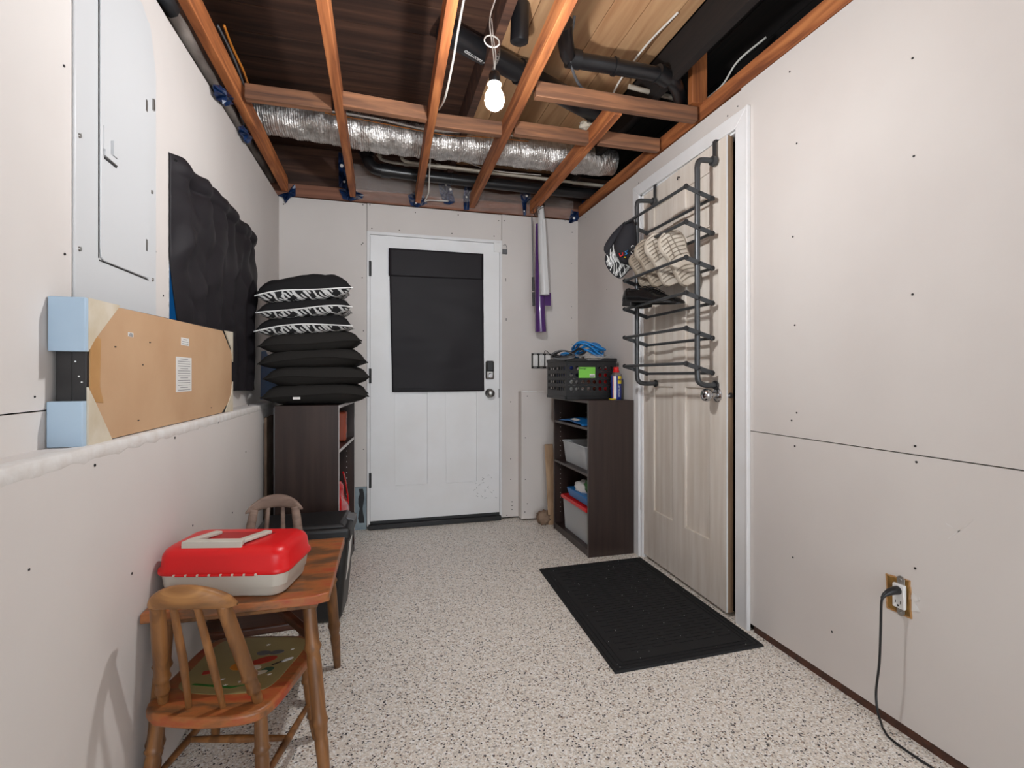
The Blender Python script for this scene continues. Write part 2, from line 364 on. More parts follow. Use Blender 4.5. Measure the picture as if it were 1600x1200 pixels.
# boxed-out lower section at the right corner
bx = mb().box((1.035, YF-.085, .012), (XR, YF, .955))
obj('drywall_box', bx, M['drywall'], wf, bevel=.002, label='boxed-out lower drywall section in the corner')
cb = mb().beam((1.037, YF-.086, .0), (1.037, YF-.086, .958), .010, .008).beam((1.03, YF-.086, .958), (XR, YF-.086, .958), .010, .008)
obj('corner_bead', cb, M['compound'], wf, label='white corner bead')
# --- left wall, above the ledge
wl = struct('wall_left', (XL, 0, 0))
WY0, WY1, WZ0, WZ1 = 1.795, 2.835, 1.035, 1.775
s = mb()
def lsheet(y0, y1, z0, z1, top=False):
    za, zb = (ztl(y0), ztl(y1)) if top else (z1, z1)
    s.hexa([(XL-.012, y0, z0), (XL, y0, z0), (XL, y1, z0), (XL-.012, y1, z0), (XL-.012, y0, za), (XL, y0, za), (XL, y1, zb), (XL-.012, y1, zb)])
lsheet(Y0, WY0, 1.004, 2, True); lsheet(WY0, WY1, WZ1, 2, True); lsheet(WY1, YF, LEDGE, 2, True); lsheet(WY0, WY1, LEDGE-.02, WZ0)
obj('drywall_sheet', s, M['drywall'], wl)
obj('drywall_strip', mb().box((XL-.012, Y0, LEDGE-.02), (XL-.0005, WY0, 1.001)), M['drywall'], wl)
obj('cut_edge', mb().box((XL-.013, WY0-.002, WZ0), (XL+.001, WY0+.003, WZ1-.01)).box((XL-.013, WY1-.003, WZ0), (XL+.0015, WY1+.006, WZ1)), M['drywall_edge'], wl, label='rough white cut edge of the window opening')
obj('backing_board', mb().box((XL-.10, Y0, 0), (XL-.08, YF, 2.2)), M['dark'], wl)
obj('stud', mb().box((XL-.09, WY0-.05, 0), (XL-.013, WY0-.012, 2.15)).box((XL-.09, WY1+.012, 0), (XL-.013, WY1+.05, 2.2)), M['rawwood'], wl)
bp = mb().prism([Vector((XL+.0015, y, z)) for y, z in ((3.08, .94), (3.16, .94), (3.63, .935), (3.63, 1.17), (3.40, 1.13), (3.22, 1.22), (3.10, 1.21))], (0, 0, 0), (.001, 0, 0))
obj('blue_shade_patch', bp, M['blue_shade'], wl, label='patch of blue daylight shade painted on the wall behind the cushions')  # flat patch painted as blue daylight in the cushions' shadow
# --- left wall, lower proud part with ledge
wll = struct('wall_left_lower', (XLL, 0, 0))
obj('drywall_sheet', mb().box((XLL-.012, Y0, .012), (XLL, YF, LEDGE-.012)), M['drywall'], wll)
obj('ledge_board', mb().box((XL-.02, Y0, LEDGE-.012), (XLL-.008, YF, LEDGE)), M['drywall'], wll, label='flat ledge top')
lb = mb()
def ledgebead(u, v):
    y = Y0+(YF-Y0)*u; n1 = noise.noise(Vector((y*9, 0, 3)))*.004; n2 = noise.noise(Vector((y*22, 5, 3)))*.005
    n3 = noise.noise(Vector((y*60, 2, 3)))*.004
    P_ = [(-.034+n1*2, .0006), (-.020, .0016), (-.003, .0014), (.0018, -.0018+n1*.2), (.0022, -.012), (.0018, -.022+n2), (.0001, -.026+n2*1.3+n3)]
    a = P_[int(round(v*6))]; return Vector((XLL+a[0], y, LEDGE+a[1]))
lb.grid(ledgebead, 320, 6); obj('compound_bead', lb, M['compound'], wll, smooth=True, label='ragged joint compound along the ledge edge')
# --- right wall with door opening
wr = struct('wall_right', (XR, 0, 0))
RY0, RY1, RZ = 1.842, 2.672, 2.15
s = mb().box((XR, Y0, .842), (XR+.012, RY0-.02, 2.312)).box((XR, RY0-.02, RZ), (XR+.012, RY1+.03, 2.305)).box((XR, RY1+.03, .012), (XR+.012, YF, 2.30))
obj('drywall_sheet', s, M['drywall'], wr)
obj('drywall_sheet', mb().box((XR, Y0, .03), (XR+.012, RY0-.02, .8385)), M['drywall'], wr)
obj('backing_board', mb().box((XR+.02, Y0, 0), (XR+.04, RY0-.02, 2.28)).box((XR+.05, RY0-.1, 0), (XR+.07, RY1+.1, 2.28)).box((XR+.02, RY1+.03, 0), (XR+.04, YF, 2.28)), M['dark'], wr)
obj('wall_bottom_plate', mb().box((XR+.004, Y0, .0), (XR+.03, RY0-.09, .034)), M['legdark'], wr, label='brown bottom plate below the drywall edge')
# --- screws and nail dimples, tiny, joined per wall
def dots(par, ax, v, nrm, pts, r=.0042):
    s = mb()
    for p in pts:
        q = at(p[0], p[1], ax, v); s.disc(q, nrm, p[2] if len(p) > 2 else r, 7, .0012)
    o = obj('screw_heads', s, M['hole'], par, kind='stuff')
dots(wr, 'x', XR-.0004, (-1, 0, 0), [(1426,91),(1428,244),(1426,460),(1234,112),(1245,224),(1239,370),(1242,508),(1237,657),(1242,697),(1239,871),(1430,697),(1432,722),(1430,888),(1300,987),(915,340,.003),(948,452,.003),(900,478,.003),(955,487,.003),(1008,283,.003),(998,286,.003),(1137,181),(1153,166,.003),(1245,645)], .0036)
dots(wf, 'y', YF-.0004, (0, -1, 0), [(443,319),(567,320),(578,320),(649,332),(716,336),(772,369),(706,365),(624,360),(581,357),(565,382),(567,380),(566,434),(568,517),(568,702),(790,436),(790,439),(791,498),(791,500),(798,628),(798,717),(798,749),(894,363,.004),(893,412,.003),(893,479,.003),(893,497,.003),(894,538,.003),(788,345),(779,345),(883,345,.003),(800,784),(800,790),(800,796),(792,805)], .0042)
dots(wf, 'y', YF-.0865, (0, -1, 0), [(824,619),(821,684),(821,749),(824,787),(820,800)], .004)
dots(wl, 'x', XL+.0004, (1, 0, 0), [(100,103,.003),(101,397),(243,393),(255,462),(54,620,.002),(401,372,.003)], .003)
dots(wll, 'x', XLL+.0004, (1, 0, 0), [(148,727),(273,684),(341,660),(206,896,.003),(301,821),(363,801),(408,779),(45,890,.002),(388,633,.003),(384,706,.003)], .0032)

# --- casings (trim) of the right door
t1 = struct('trim_1', (1.505, 2.2, 0)); 
CX0, CX1 = XR-.016, XR
cy0, cy1, cz = 1.768, 2.742, 2.212
obj('side_casing', mb().hexa([(CX0, cy0, 0), (CX1, cy0, 0), (CX1, RY0, 0), (CX0, RY0, 0), (CX0, cy0, cz), (CX1, cy0, cz), (CX1, RY0, RZ-.005), (CX0, RY0, RZ-.005)]), M['trim'], t1, bevel=.003)
obj('side_casing', mb().hexa([(CX0, RY1, 0), (CX1, RY1, 0), (CX1, cy1, 0), (CX0, cy1, 0), (CX0, RY1, RZ-.005), (CX1, RY1, RZ-.005), (CX1, cy1, cz), (CX0, cy1, cz)]), M['trim'], t1, bevel=.003)
obj('head_casing', mb().hexa([(CX0, RY0, RZ-.004), (CX1, RY0, RZ-.004), (CX1, RY1, RZ-.004), (CX0, RY1, RZ-.004), (CX0, cy0, cz), (CX1, cy0, cz), (CX1, cy1, cz), (CX0, cy1, cz)]), M['trim'], t1, bevel=.003)
obj('jamb', mb().box((XR, RY0-.001, 0), (XR+.06, RY0+.018, RZ)).box((XR, RY1-.016, 0), (XR+.06, RY1+.002, RZ)).box((XR, RY0, RZ-.012), (XR+.06, RY1, RZ+.004)), M['trim'], t1)
obj('outer_bead', mb().box((CX0-.003, cy0-.002, 0), (CX1, cy0+.010, cz)), M['trim'], t1, bevel=.003)
# --- frame of the far door
t2 = struct('trim_2', (.42, YF, 0))
obj('door_frame', mb().box((DX0, YF-.008, .02), (DX0+.020, YF+.05, DZ)).box((DX1-.018, YF-.008, .02), (DX1, YF+.05, DZ)).box((DX0, YF-.0075, DZ-.022), (DX1, YF+.05, DZ)), M['trim'], t2, bevel=.0015)
obj('threshold', mb().box((DX0+.01, YF-.03, .0), (DX1-.01, YF+.05, .035)), M['blackpl'], t2, bevel=.004, label='black door threshold')
obj('door_sensor', mb().box((.845, YF-.012, 1.995), (.905, YF-.005, 2.065)), M['white'], t2, bevel=.002, label='small white contact sensor at the frame corner')
lt = mb().box((.912, YF-.02, 1.985), (.945, YF, 2.02)); lt.tube(bez([(.915, YF-.01, 2.05), (.935, YF-.012, 2.055), (.945, YF-.012, 2.03), (.94, YF-.01, 2.02)], 4), .002, 5)
obj('chime_box', lt, M['greypl'], t2, bevel=.003, label='small dark sensor body beside the frame corner')

# --- door_1: far door
d1 = struct('door_1', (.42, YF, 0)); 
a0, a1, b0, b1 = DX0+.022, DX1-.020, .052, DZ-.025
F1 = YF-.004
def rail(x0, x1, z0, z1, dep=.0): return mb().box((x0, F1+dep, z0), (x1, F1+.035, z1))
slab = mb()
P1, P2, PZ0, PZ1 = (.126, .359), (.488, .719), .292, 1.0
xs = [a0, P1[0], P1[1], P2[0], P2[1], a1]
for i in range(5):
    if i in (1, 3): slab.box((xs[i], F1, b0), (xs[i+1], F1+.035, PZ0)); slab.box((xs[i], F1, PZ1), (xs[i+1], F1+.035, b1)); slab.box((xs[i], F1+.010, PZ0), (xs[i+1], F1+.035, PZ1))
    else: slab.box((xs[i], F1, b0), (xs[i+1], F1+.035, b1))
obj('door_slab', slab, M['fdoor'], d1)
for p in (P1, P2):
    q = mb()
    for aa, bb in (((p[0], PZ0), (p[1], PZ0)), ((p[0], PZ0), (p[0], PZ1)), ((p[1], PZ0), (p[1], PZ1))):
        q.beam((aa[0], F1+.004, aa[1]), (bb[0], F1+.004, bb[1]), .009, .009, up=(0, 1, 0))
    obj('panel_moulding', q, M['fdoor'], d1, bevel=.002)
obj('bottom_sweep', mb().box((a0, F1-.003, b0-.016), (a1, F1+.03, b0+.004)), M['blackpl'], d1)
for zz in (1.82, 1.07, .34):
    obj('hinge', mb().lathe([(.008, 0), (.008, .105)], (DX0+.021, F1-.004, zz-.05), n=10).box((DX0+.012, F1-.002, zz-.045), (DX0+.030, F1+.001, zz+.05)), M['blackm'], d1, label='black hinge')
sc = mb()
for i in range(26):
    x = .70+random.random()*.16; z = .16+random.random()*.18
    sc.beam((x, F1-.0006, z), (x+random.uniform(-.018, .018), F1-.0006, z+random.uniform(-.014, .014)), .0018, .0007, up=(0, 1, 0))
obj('scuff_marks', sc, M['greypl'], d1, kind='stuff')
# smart lock and knob
lk = obj('deadbolt_housing', mb().box((.780, F1-.024, 1.048), (.845, F1, 1.185)), M['nickel'], d1, bevel=.012, label='satin nickel deadbolt with dark top')
obj('keypad_cover', mb().box((.786, F1-.030, 1.105), (.839, F1-.016, 1.183)), M['blackpl'], lk, bevel=.008, label='glossy black cover')
obj('thumb_turn', mb().lathe([(.019, 0), (.019, .012), (.015, .016)], (.812, F1-.022, 1.075), (0, -1, 0), 18).beam((.800, F1-.043, 1.070), (.824, F1-.043, 1.082), .012, .010, up=(0, 1, 0)), M['chrome'], lk)
kn = obj('knob', mb().lathe([(.034, 0), (.034, .006), (.016, .010), (.013, .028), (.024, .036), (.030, .048), (.027, .060), (.012, .066)], (.812, F1, .945), (0, -1, 0), 22), M['nickel'], d1, smooth=True)
obj('edge_plate', mb().box((a1-.004, F1-.001, .91), (a1+.004, F1+.01, .975)), M['blackm'], d1)

# --- door_2: right door, swung slightly into the room
d2o = Vector((1.531, 2.668, 0))
d2 = struct('door_2', d2o); ang = math.atan2(.030, .772); d2.rotation_euler = (0, 0, -ang)      # hinge side far
# local: y from 0 (hinge) to -.773, front face at x = 0, thickness to +.035
sl = mb(); ys = [0, -.125, -.335, -.445, -.655, -.775]; zr = [.02, .30, 1.02, 1.12, 1.78, 1.87, 2.035, 2.142]
TH2 = .035
for i in range(5):
    if i in (1, 3):
        for k in range(7):
            dep = .011 if k in (1, 3, 5) else 0
            sl.box((dep, ys[i+1], zr[k]), (TH2, ys[i], zr[k+1]))
    else: sl.box((0, ys[i+1], zr[0]), (TH2, ys[i], zr[-1]))
obj('door_slab', sl, M['rdoor'], d2, local=True)
for i in (1, 3):
    for k in (1, 3, 5):
        q = mb(); A = [(ys[i], zr[k]), (ys[i+1], zr[k]), (ys[i+1], zr[k+1]), (ys[i], zr[k+1])]
        for j in range(4):
            (ya, za), (yb, zb) = A[j], A[(j+1) % 4]; q.beam((.006, ya, za), (.006, yb, zb), .013, .010, up=(1, 0, 0))
        obj('panel_moulding', q, M['rdoor'], d2, local=True, bevel=.003)
obj('bare_edge', mb().box((.004, -.7765, .02), (TH2-.003, -.7752, 2.142)), M['rawwood'], d2, local=True, label='bare brown wood edge of the door')
obj('painted_lip', mb().box((-.0006, -.7770, .02), (.006, -.7745, 2.142)), M['trim'], d2, local=True)
obj('latch_bolt', mb().lathe([(.013, 0), (.013, .002)], (.018, -.7765, .985), (0, -1, 0), 16).lathe([(.008, 0), (.008, .009)], (.018, -.777, .985), (0, -1, 0), 12), M['chrome'], d2, local=True, smooth='auto')
kb = obj('knob_rose', mb().lathe([(.033, 0), (.033, .004), (.026, .010), (.013, .014), (.012, .032)], (0, -.712, .985), (-1, 0, 0), 26), M['chrome'], d2, smooth='auto', local=True)
obj('knob', mb().lathe([(.012, .030), (.018, .036), (.027, .046), (.030, .058), (.027, .070), (.017, .077), (.004, .079)], (0, -.712, .985), (-1, 0, 0), 26), M['chrome'], d2, smooth=True, local=True)
for zz in (.32, 1.86):
    hb = mb().lathe([(.008, 0), (.008, .09)], (-.006, .006, zz-.045), n=10).box((-.003, -.002, zz-.045), (.002, .018, zz+.045)); obj('hinge', hb, M['steel'], d2, local=True)
sp = obj('hook_nail', mb().tube([(0, -.40, 2.10), (-.012, -.40, 2.10), (-.014, -.40, 2.085)], .003, 6), M['blackm'], d2, local=True)

# --- window_1 behind the curtain on the left
w1 = struct('window_1', (XL-.03, 2.3, 1.0))
obj('window_frame', mb().box((XL-.075, WY0-.01, WZ0-.01), (XL-.03, WY0+.03, WZ1+.01)).box((XL-.075, WY1-.03, WZ0-.01), (XL-.03, WY1+.01, WZ1+.01)).box((XL-.075, WY0, WZ0-.01), (XL-.03, WY1, WZ0+.02)).box((XL-.075, WY0, WZ1-.02), (XL-.03, WY1, WZ1+.01)), M['trim'], w1)
obj('pane', mb().box((XL-.032, WY0, WZ0), (XL-.026, WY1, WZ1)), M['bluelit'], w1, label='blue film over the window pane')

# ================================================================== CEILING
ce = struct('ceiling', (.45, 2.4, 2.3))
JZ = 2.30
def bm_(name, p0, p1, wd, ht, m, **k): return obj(name, mb().beam(p0, p1, wd, ht), M[m], ce, bevel=.002, seg=1, **k)
# joists run away from the camera; bottoms at z = 2.30
JE = [((311+345)/2-10, 60, 447, 302), (513, 67, 551, 306), (696, 67, 653, 318), (862, 67, 737, 325)]
for (x0, y0, x1, y1) in JE:
    a = at(x0, y0, 'z', JZ); b = at(x1, y1, 'z', JZ)
    d = (b-a)/(b.y-a.y); p0 = a+d*(.55-a.y); p1 = a+d*(3.60-a.y)
    bm_('joist', (p0.x, p0.y, JZ+.045), (p1.x, p1.y, JZ+.045), .038, .09, 'joist_y')
bm_('joist', (1.098, 2.136, JZ+.045), (1.135, 3.60, JZ+.045), .038, .09, 'joist_y')
JX = [-.585, -.18, .262, .655, 1.12]
# ledger on the right wall
bm_('ledger_board', (XR+.018, -.8, 2.358), (XR+.018, 3.62, 2.352), .04, .078, 'joist_y', label='orange ledger board along the top of the right wall')
# blocking rows
def block(x0, x1, y, dz=0, m='joist_x', tilt=0): bm_('blocking', (x0, y, JZ+.040+dz), (x1, y+tilt, JZ+.040+dz), .038, .068, m)
block(-.565, -.20, 2.47); block(-.165, .235, 2.42, 0, tilt=.03); block(.68, 1.095, 2.47); block(1.14, 1.50, 2.45)
block(.25, .64, 2.52, .01)
block(.68, 1.50, 2.115)
obj('upright_post', mb().box((1.462, 2.085, JZ+.085), (1.545, 2.122, 2.655)), M['joist_z'], ce, bevel=.002, seg=1)
# plate and rim above the far wall
bm_('plate_board', (-.75, YF+.03, 2.325), (1.62, YF+.03, 2.335), .06, .085, 'plate')
obj('rim_board', mb().box((-.8, YF+.07, 2.3), (2.2, YF+.11, 2.68)), M['plank_dark'], ce)
obj('rim_board', mb().box((-.84, Y0, 2.2), (-.80, YF+.1, 2.68)), M['plank_dark'], ce)
obj('rim_board', mb().box((2.2, Y0, 2.2), (2.24, YF+.1, 2.68)), M['plank_void'], ce)
bm_('joist', (.50, .4, 2.575), (.50, 3.68, 2.575), .04, .15, 'plank_dark', label='dark deep joist above the ceiling frame')
bm_('joist', (1.36, .4, 2.56), (1.36, 3.68, 2.56), .04, .18, 'plank_void', label='deep joist above the ceiling frame, coloured near black for the shade of the void')
# subfloor planks
y = .2
while y < 3.7:
    wd = .185+random.random()*.02
    obj('plank', mb().box((-.82, y, 2.65+random.random()*.003), (.48, y+wd-.005, 2.672)), M['plank_dark'], ce); y += wd
x = .52
while x < 1.33:
    wd = .150; cuts = [.2, 1.3+random.random()*.5, 2.45+random.random()*.3, 3.7]
    for k in range(3):
        obj('plank', mb().box((x, cuts[k], 2.65+random.random()*.003), (min(x+wd-.004, 1.335), cuts[k+1]-.003, 2.672)), M['plank_tan'], ce)
    x += wd
for x in (1.38, 1.58, 1.78, 1.98):
    obj('plank', mb().box((x, .2, 2.655), (x+.195, 3.7, 2.675)), M['plank_void'], ce)
obj('plank', mb().box((-.84, Y0, 2.66), (2.24, .2, 2.69)), M['plank_dark'], ce)
obj('light_stop_sheet', mb().box((-.9, Y0, 2.692), (2.3, 3.9, 2.72)), M['dark'], ce)  # unseen sheets added around the shell to stop world light leaking in
obj('light_stop_sheet', mb().box((-.9, 3.76, 0), (2.3, 3.80, 2.7)), M['dark'], ce)
obj('light_stop_sheet', mb().box((2.25, Y0, 0), (2.30, 3.80, 2.7)), M['dark'], ce)
obj('light_stop_sheet', mb().box((-.92, Y0, 0), (-.86, 3.80, 2.7)), M['dark'], ce)

# --- ducts, pipes and cables (things)
dg = thing('air_duct', 'long crumpled silver foil flexible duct lying across the ceiling frame', 'duct', (0, 3.0, 2.5))
def ductf(u, v):
    x = -.70+2.20*u; cy = 3.03+.02*math.sin(x*3); cz = 2.486-.006*math.sin(x*5+1)+(.02*(1-min(1, (u/.15)))); a = 2*PI*v
    r = .098*(1+.022*math.sin(x*520+3*math.sin(a)))+noise.noise(Vector((x*16, math.cos(a)*2.5, math.sin(a)*2.5)))*.014+noise.noise(Vector((x*60, math.cos(a)*6, math.sin(a)*6)))*.006
    if u > .93: r *= 1-.25*((u-.93)/.07)**2
    return Vector((x, cy+r*math.cos(a), cz+.92*r*math.sin(a)))
obj('foil_sleeve', mb().grid(ductf, 560, 26), M['foil'], dg, smooth=True)
obj('duct_tape_band', mb().tube([(1.46, 3.03, 2.486), (1.52, 3.03, 2.486)], .08, 20), M['foil'], dg)
for u0 in (.30, .62):
    xx = -.70+2.2*u0
    obj('strap', mb().tube([(xx, 3.03+.103*math.cos(a), 2.486+.097*math.sin(a)) for a in [2*PI*k/24 for k in range(24)]], .003, 5, closed=True), M['steel'], dg)

def pipe(name, label, cat, pts, r, m, n=14, bends=6, couplings=(), marks=None):
    p = bez(pts, bends); t = thing(name, label, cat, p[0])
    obj('pipe_run', mb().tube(p, r, n), M[m], t, smooth='auto')
    for (i, rr, ln) in couplings:
        a = Vector(pts[i]); nb = Vector(pts[i+1] if i+1 < len(pts) else pts[i-1]); d = (nb-a).normalized()
        obj('coupling', mb().tube([a-d*ln/2, a+d*ln/2], rr, n), M[m], t, smooth='auto')
    return t
bigp = pipe('drain_pipe', 'widest black drain pipe running diagonally behind the light bulb', 'pipe', [at(690, 46, 'z', 2.57), at(743, 75, 'z', 2.565), at(819, 116, 'z', 2.56), at(880, 149, 'z', 2.55), at(935, 179, 'z', 2.54)], .052, 'abs', couplings=((2, .060, .07), (4, .06, .07)))
# white pipe printing, lying on the underside
tp = at(752, 96, 'z', 2.513); text('pipe_print', 'CELLCORE ABS TYPE', .022, tp, (PI, 0, .55), M['white'], bigp)
# perforated hanger strap around the big pipe
st = thing('pipe_strap', 'perforated steel hanger strap looped under the widest black pipe', 'strap', (.52, 2.40, 2.6))
_a, _b = at(743, 75, 'z', 2.565), at(819, 116, 'z', 2.56); cen = _a.lerp(_b, .30); axd = (_b-_a).normalized(); axd.z = 0; sd = Vector((-axd.y, axd.x, 0))
sp_ = [cen+sd*.056*math.cos(a)+Vector((0, 0, .056*math.sin(a))) for a in [PI*1.05+PI*.95*k/14 for k in range(15)]]
sp_ = [sp_[0]+Vector((0, 0, .08))]+sp_+[sp_[-1]+Vector((0, 0, .08))]
sm = mb(); vs = []
for p in sp_: vs += [p-axd*.011, p+axd*.011]
sm.add(vs, [(2*i, 2*i+1, 2*i+3, 2*i+2) for i in range(len(sp_)-1)])
obj('strap_band', sm, M['steel'], st, solid=.0015)
hm = mb()
for i in range(1, 16): hm.disc(sp_[i]+(sp_[i]-cen).normalized()*.001, (sp_[i]-cen), .004, 8, .0006)
obj('strap_holes', hm, M['hole'], st, kind='stuff')
pipe('drain_pipe', 'black drain pipe above the right door ending in an elbow by the wooden post', 'pipe', [at(882, 35, 'z', 2.50), at(885, 72, 'z', 2.49), at(896, 92, 'z', 2.49), at(960, 104, 'z', 2.49), at(1034, 119, 'z', 2.49), at(1054, 131, 'z', 2.48), at(1066, 163, 'z', 2.46)], .034, 'abs', couplings=((2, .041, .06), (4, .042, .07), (3, .0405, .012)))
pipe('drain_pipe', 'black drain pipe running low along the far wall above the door', 'pipe', [(-.06, 3.40, 2.62), (-.06, 3.40, 2.52), (-.03, 3.40, 2.45), (.06, 3.40, 2.425), (.5, 3.41, 2.42), (1.2, 3.42, 2.42), (2.0, 3.42, 2.42)], .038, 'abs', couplings=((3, .045, .06), (1, .045, .06), (4, .041, .012)))
pipe('drain_pipe', 'short black capped pipe stub just behind the bulb cord', 'pipe', [at(811, 70, 'z', 2.49)+Vector((0, -.02, .16)), at(811, 70, 'z', 2.49)+Vector((0, -.01, .06)), at(811, 70, 'z', 2.49)], [.04, .04, .04, .04, .04, .04, .04, .04, .04, .04, .04, .039, .02], 'abs')
for (lab, pts, r) in (
    ('cream water pipe above the low drain pipe, the higher of two', [(.02, 3.50, 2.62), (.02, 3.50, 2.56), (.05, 3.50, 2.535), (.2, 3.50, 2.525), (.7, 3.50, 2.525), (1.1, 3.5, 2.525), (2.0, 3.5, 2.51)], .010),
    ('cream water pipe just above the low drain pipe, the lower of two', [(.16, 3.36, 2.60), (.16, 3.36, 2.53), (.19, 3.36, 2.485), (.4, 3.35, 2.475), (.8, 3.35, 2.47), (1.3, 3.35, 2.465), (2.0, 3.36, 2.46)], .011)):
    pipe('water_pipe', lab, 'pipe', pts, r, 'cpvc', n=10, couplings=((3, r*1.35, .03), (1, r*1.35, .03)))
pipe('water_pipe', 'cream water pipe beside the elbow above the right door', 'pipe', [(1.22, 2.26, 2.52), (1.38, 2.28, 2.52), (1.6, 2.30, 2.52), (2.1, 2.34, 2.52)], .012, 'cpvc', n=10, couplings=((1, .016, .03),))
gp = thing('wrapped_conduit', 'grey conduit along the top of the left wall with blue tape', 'conduit', (-.66, 2, 2.27))
obj('conduit_run', mb().tube([(-.668, y, ztl(y)+.098+.005*math.sin(y*4)) for y in [0.6+i*.1 for i in range(31)]], [.026+.003*math.sin(i*2.3) for i in range(31)], 10), M['greypipe'], gp, smooth=True)
obj('conduit_wrap', mb().tube([(-.660, 1.78, 2.285), (-.660, 1.90, 2.29)], .029, 8), M['tar'], gp, smooth=True)
def cable(label, pts, r=.0045, m='cable', cat='cable', name='cable', n=6):
    return tag(obj(name, mb().tube(bez(pts, 7), r, n), M[m], smooth=True), label, cat)
cable('white cable hanging beside the third joist from the left', [(.33, 1.9, 2.55), (.318, 2.02, 2.46), (.312, 2.10, 2.40), (.30, 2.25, 2.33), (.30, 2.5, 2.40)], .005)
cable('white cable running over the front of the foil duct', [(-.56, 2.93, 2.56), (-.3, 2.925, 2.535), (0, 2.925, 2.525), (.3, 2.925, 2.50), (.6, 2.925, 2.52), (.95, 2.925, 2.535), (1.3, 2.93, 2.53)], .006)
cable('thin orange wire along the foil duct', [(-.56, 2.935, 2.535), (-.2, 2.922, 2.515), (.2, 2.922, 2.49), (.42, 2.92, 2.48), (.6, 2.92, 2.495), (.9, 2.93, 2.51)], .003, 'cable_o')
cable('white cable rising through the dark gap left of the wooden post', [(1.16, 2.42, 2.44), (1.18, 2.30, 2.55), (1.22, 2.1, 2.62), (1.26, 1.9, 2.645)], .005)
cable('white cable hanging right of the wooden post', [(1.585, 2.35, 2.40), (1.60, 2.2, 2.46), (1.64, 2.1, 2.50), (1.65, 2.0, 2.56), (1.72, 1.9, 2.62)], .005)
cable('white cable at the lower end of the third joist', [(.318, 3.05, 2.44), (.335, 3.3, 2.40), (.345, 3.45, 2.33), (.33, 3.56, 2.305), (.36, 3.58, 2.32), (.5, 3.59, 2.33)], .0045)
cable('grey cable sagging in front of the right-hand drain pipe', [(.80, 1.95, 2.58), (.82, 2.05, 2.47), (.95, 2.2, 2.43), (1.15, 2.24, 2.425), (1.35, 2.26, 2.46), (1.6, 2.3, 2.5)], .007, 'greypl')
cable('orange wire beside the leftmost joist', [at(350, 40, 'z', 2.43), at(360, 67, 'z', 2.43), at(368, 85, 'z', 2.43), at(380, 110, 'z', 2.42), at(387, 130, 'z', 2.42), at(396, 152, 'z', 2.42)], .0055, 'cable_o')
cable('grey wire beside the leftmost joist', [at(340, 40, 'z', 2.43), at(354, 67, 'z', 2.43), at(368, 98, 'z', 2.42), at(380, 130, 'z', 2.42), at(388, 150, 'z', 2.42)], .005, 'greypl')
cable('thin wire looping behind the cream water pipes', [(.36, 3.2, 2.52), (.6, 3.25, 2.47), (.8, 3.28, 2.455), (1.1, 3.28, 2.46)], .003, 'cable')

FOAM = at(916, 197, 'z', 2.47)
tag(obj('foam_lump', mb().grid(lambda u, v: FOAM+Vector((math.cos(2*PI*u)*math.sin(PI*v)*.04, math.sin(2*PI*u)*math.sin(PI*v)*.03, math.cos(PI*v)*.02))*(1+.7*noise.noise(Vector((math.cos(2*PI*u)*math.sin(PI*v)*4, math.sin(2*PI*u)*math.sin(PI*v)*4, math.cos(PI*v)*4)))), 24, 14), M['cream'], smooth=True), 'small cream foam lump above the right-hand blocking', 'foam')
sk = mb()
for (a_, b_) in (((1478, 818), (1499, 831)), ((1482, 842), (1500, 828)), ((1496, 833), (1520, 812))):
    sk.beam(at(*a_, 'x', XR-.0003), at(*b_, 'x', XR-.0003), .003, .0006, up=(1, 0, 0))
obj('scuff_marks', sk, M['compound'], wr, kind='stuff')
# --- crumpled poly sheet over the far plate
def polyf(u, v):
    x = -.15+1.62*u; z = 2.292+.15*v+.02*math.sin(u*17)*v; return Vector((x, YF-.012-.016*v-.012*noise.noise(Vector((x*7, z*12, 0)))-.008*abs(math.sin(x*23+z*20)), z))
tag(obj('plastic_sheet', mb().grid(polyf, 90, 10), M['poly'], smooth=True), 'crumpled clear plastic sheet over the timber plate above the far wall', 'plastic sheet')
def polyf2(u, v):
    x = -.15+.9*u; return Vector((x, 3.56-.05*v+.01*math.sin(x*14), 2.335+.17*v*(1-.7*u)+.012*math.sin(x*9)))
tag(obj('plastic_fold', mb().grid(polyf2, 50, 6), M['poly'], smooth=True), 'loose fold of clear plastic hanging below the low drain pipe', 'plastic sheet')

# --- blue tape pieces
def tape(label, pts, yv, wh=(), ax='y'):
    P_ = [at(px, py, ax, yv) for px, py in pts]
    c = sum(P_, Vector((0, 0, 0)))/len(P_)
    t = thing('tape_strip', label, 'tape', c, group=None)
    m = mb(); n = len(P_); vs = [c+Vector((0, -.012, 0) if ax == 'y' else (.012, 0, 0))]
    ring = []
    for i, p in enumerate(P_):
        q = P_[(i+1) % n]
        for k in range(3):
            a = p.lerp(q, k/3); j = .010*noise.noise(a*60); ring.append(a+(Vector((j*.3, j, j*.3)) if ax == 'y' else Vector((j, j*.3, j*.3))))
    mid = [c.lerp(a, .55)+(Vector((0, .016*math.sin(i*2.1), 0)) if ax == 'y' else Vector((.016*math.sin(i*2.1), 0, 0))) for i, a in enumerate(ring)]
    N = len(ring); vs += mid+ring; fs = []
    for i in range(N): j = (i+1) % N; fs.append((0, 1+i, 1+j)); fs.append((1+i, 1+N+i, 1+N+j, 1+j))
    m.add(vs, fs); obj('tape_film', m, M['tape'], t, solid=.0012)
    if wh:
        for (px, py, r) in wh:
            w_ = mb(); w_.disc(at(px, py, ax, yv-.022 if ax == 'y' else yv+.022), (0, -1, 0) if ax == 'y' else (1, 0, 0), r, 10, .0015)
            obj('printed_mark', w_, M['white'], t)
    return t
YT = YF-.018
tape('torn blue tape in the upper left corner of the far wall', [(435,305),(442,302),(455,300),(457,290),(461,288),(462,306),(453,309),(446,318),(443,309)], YT)
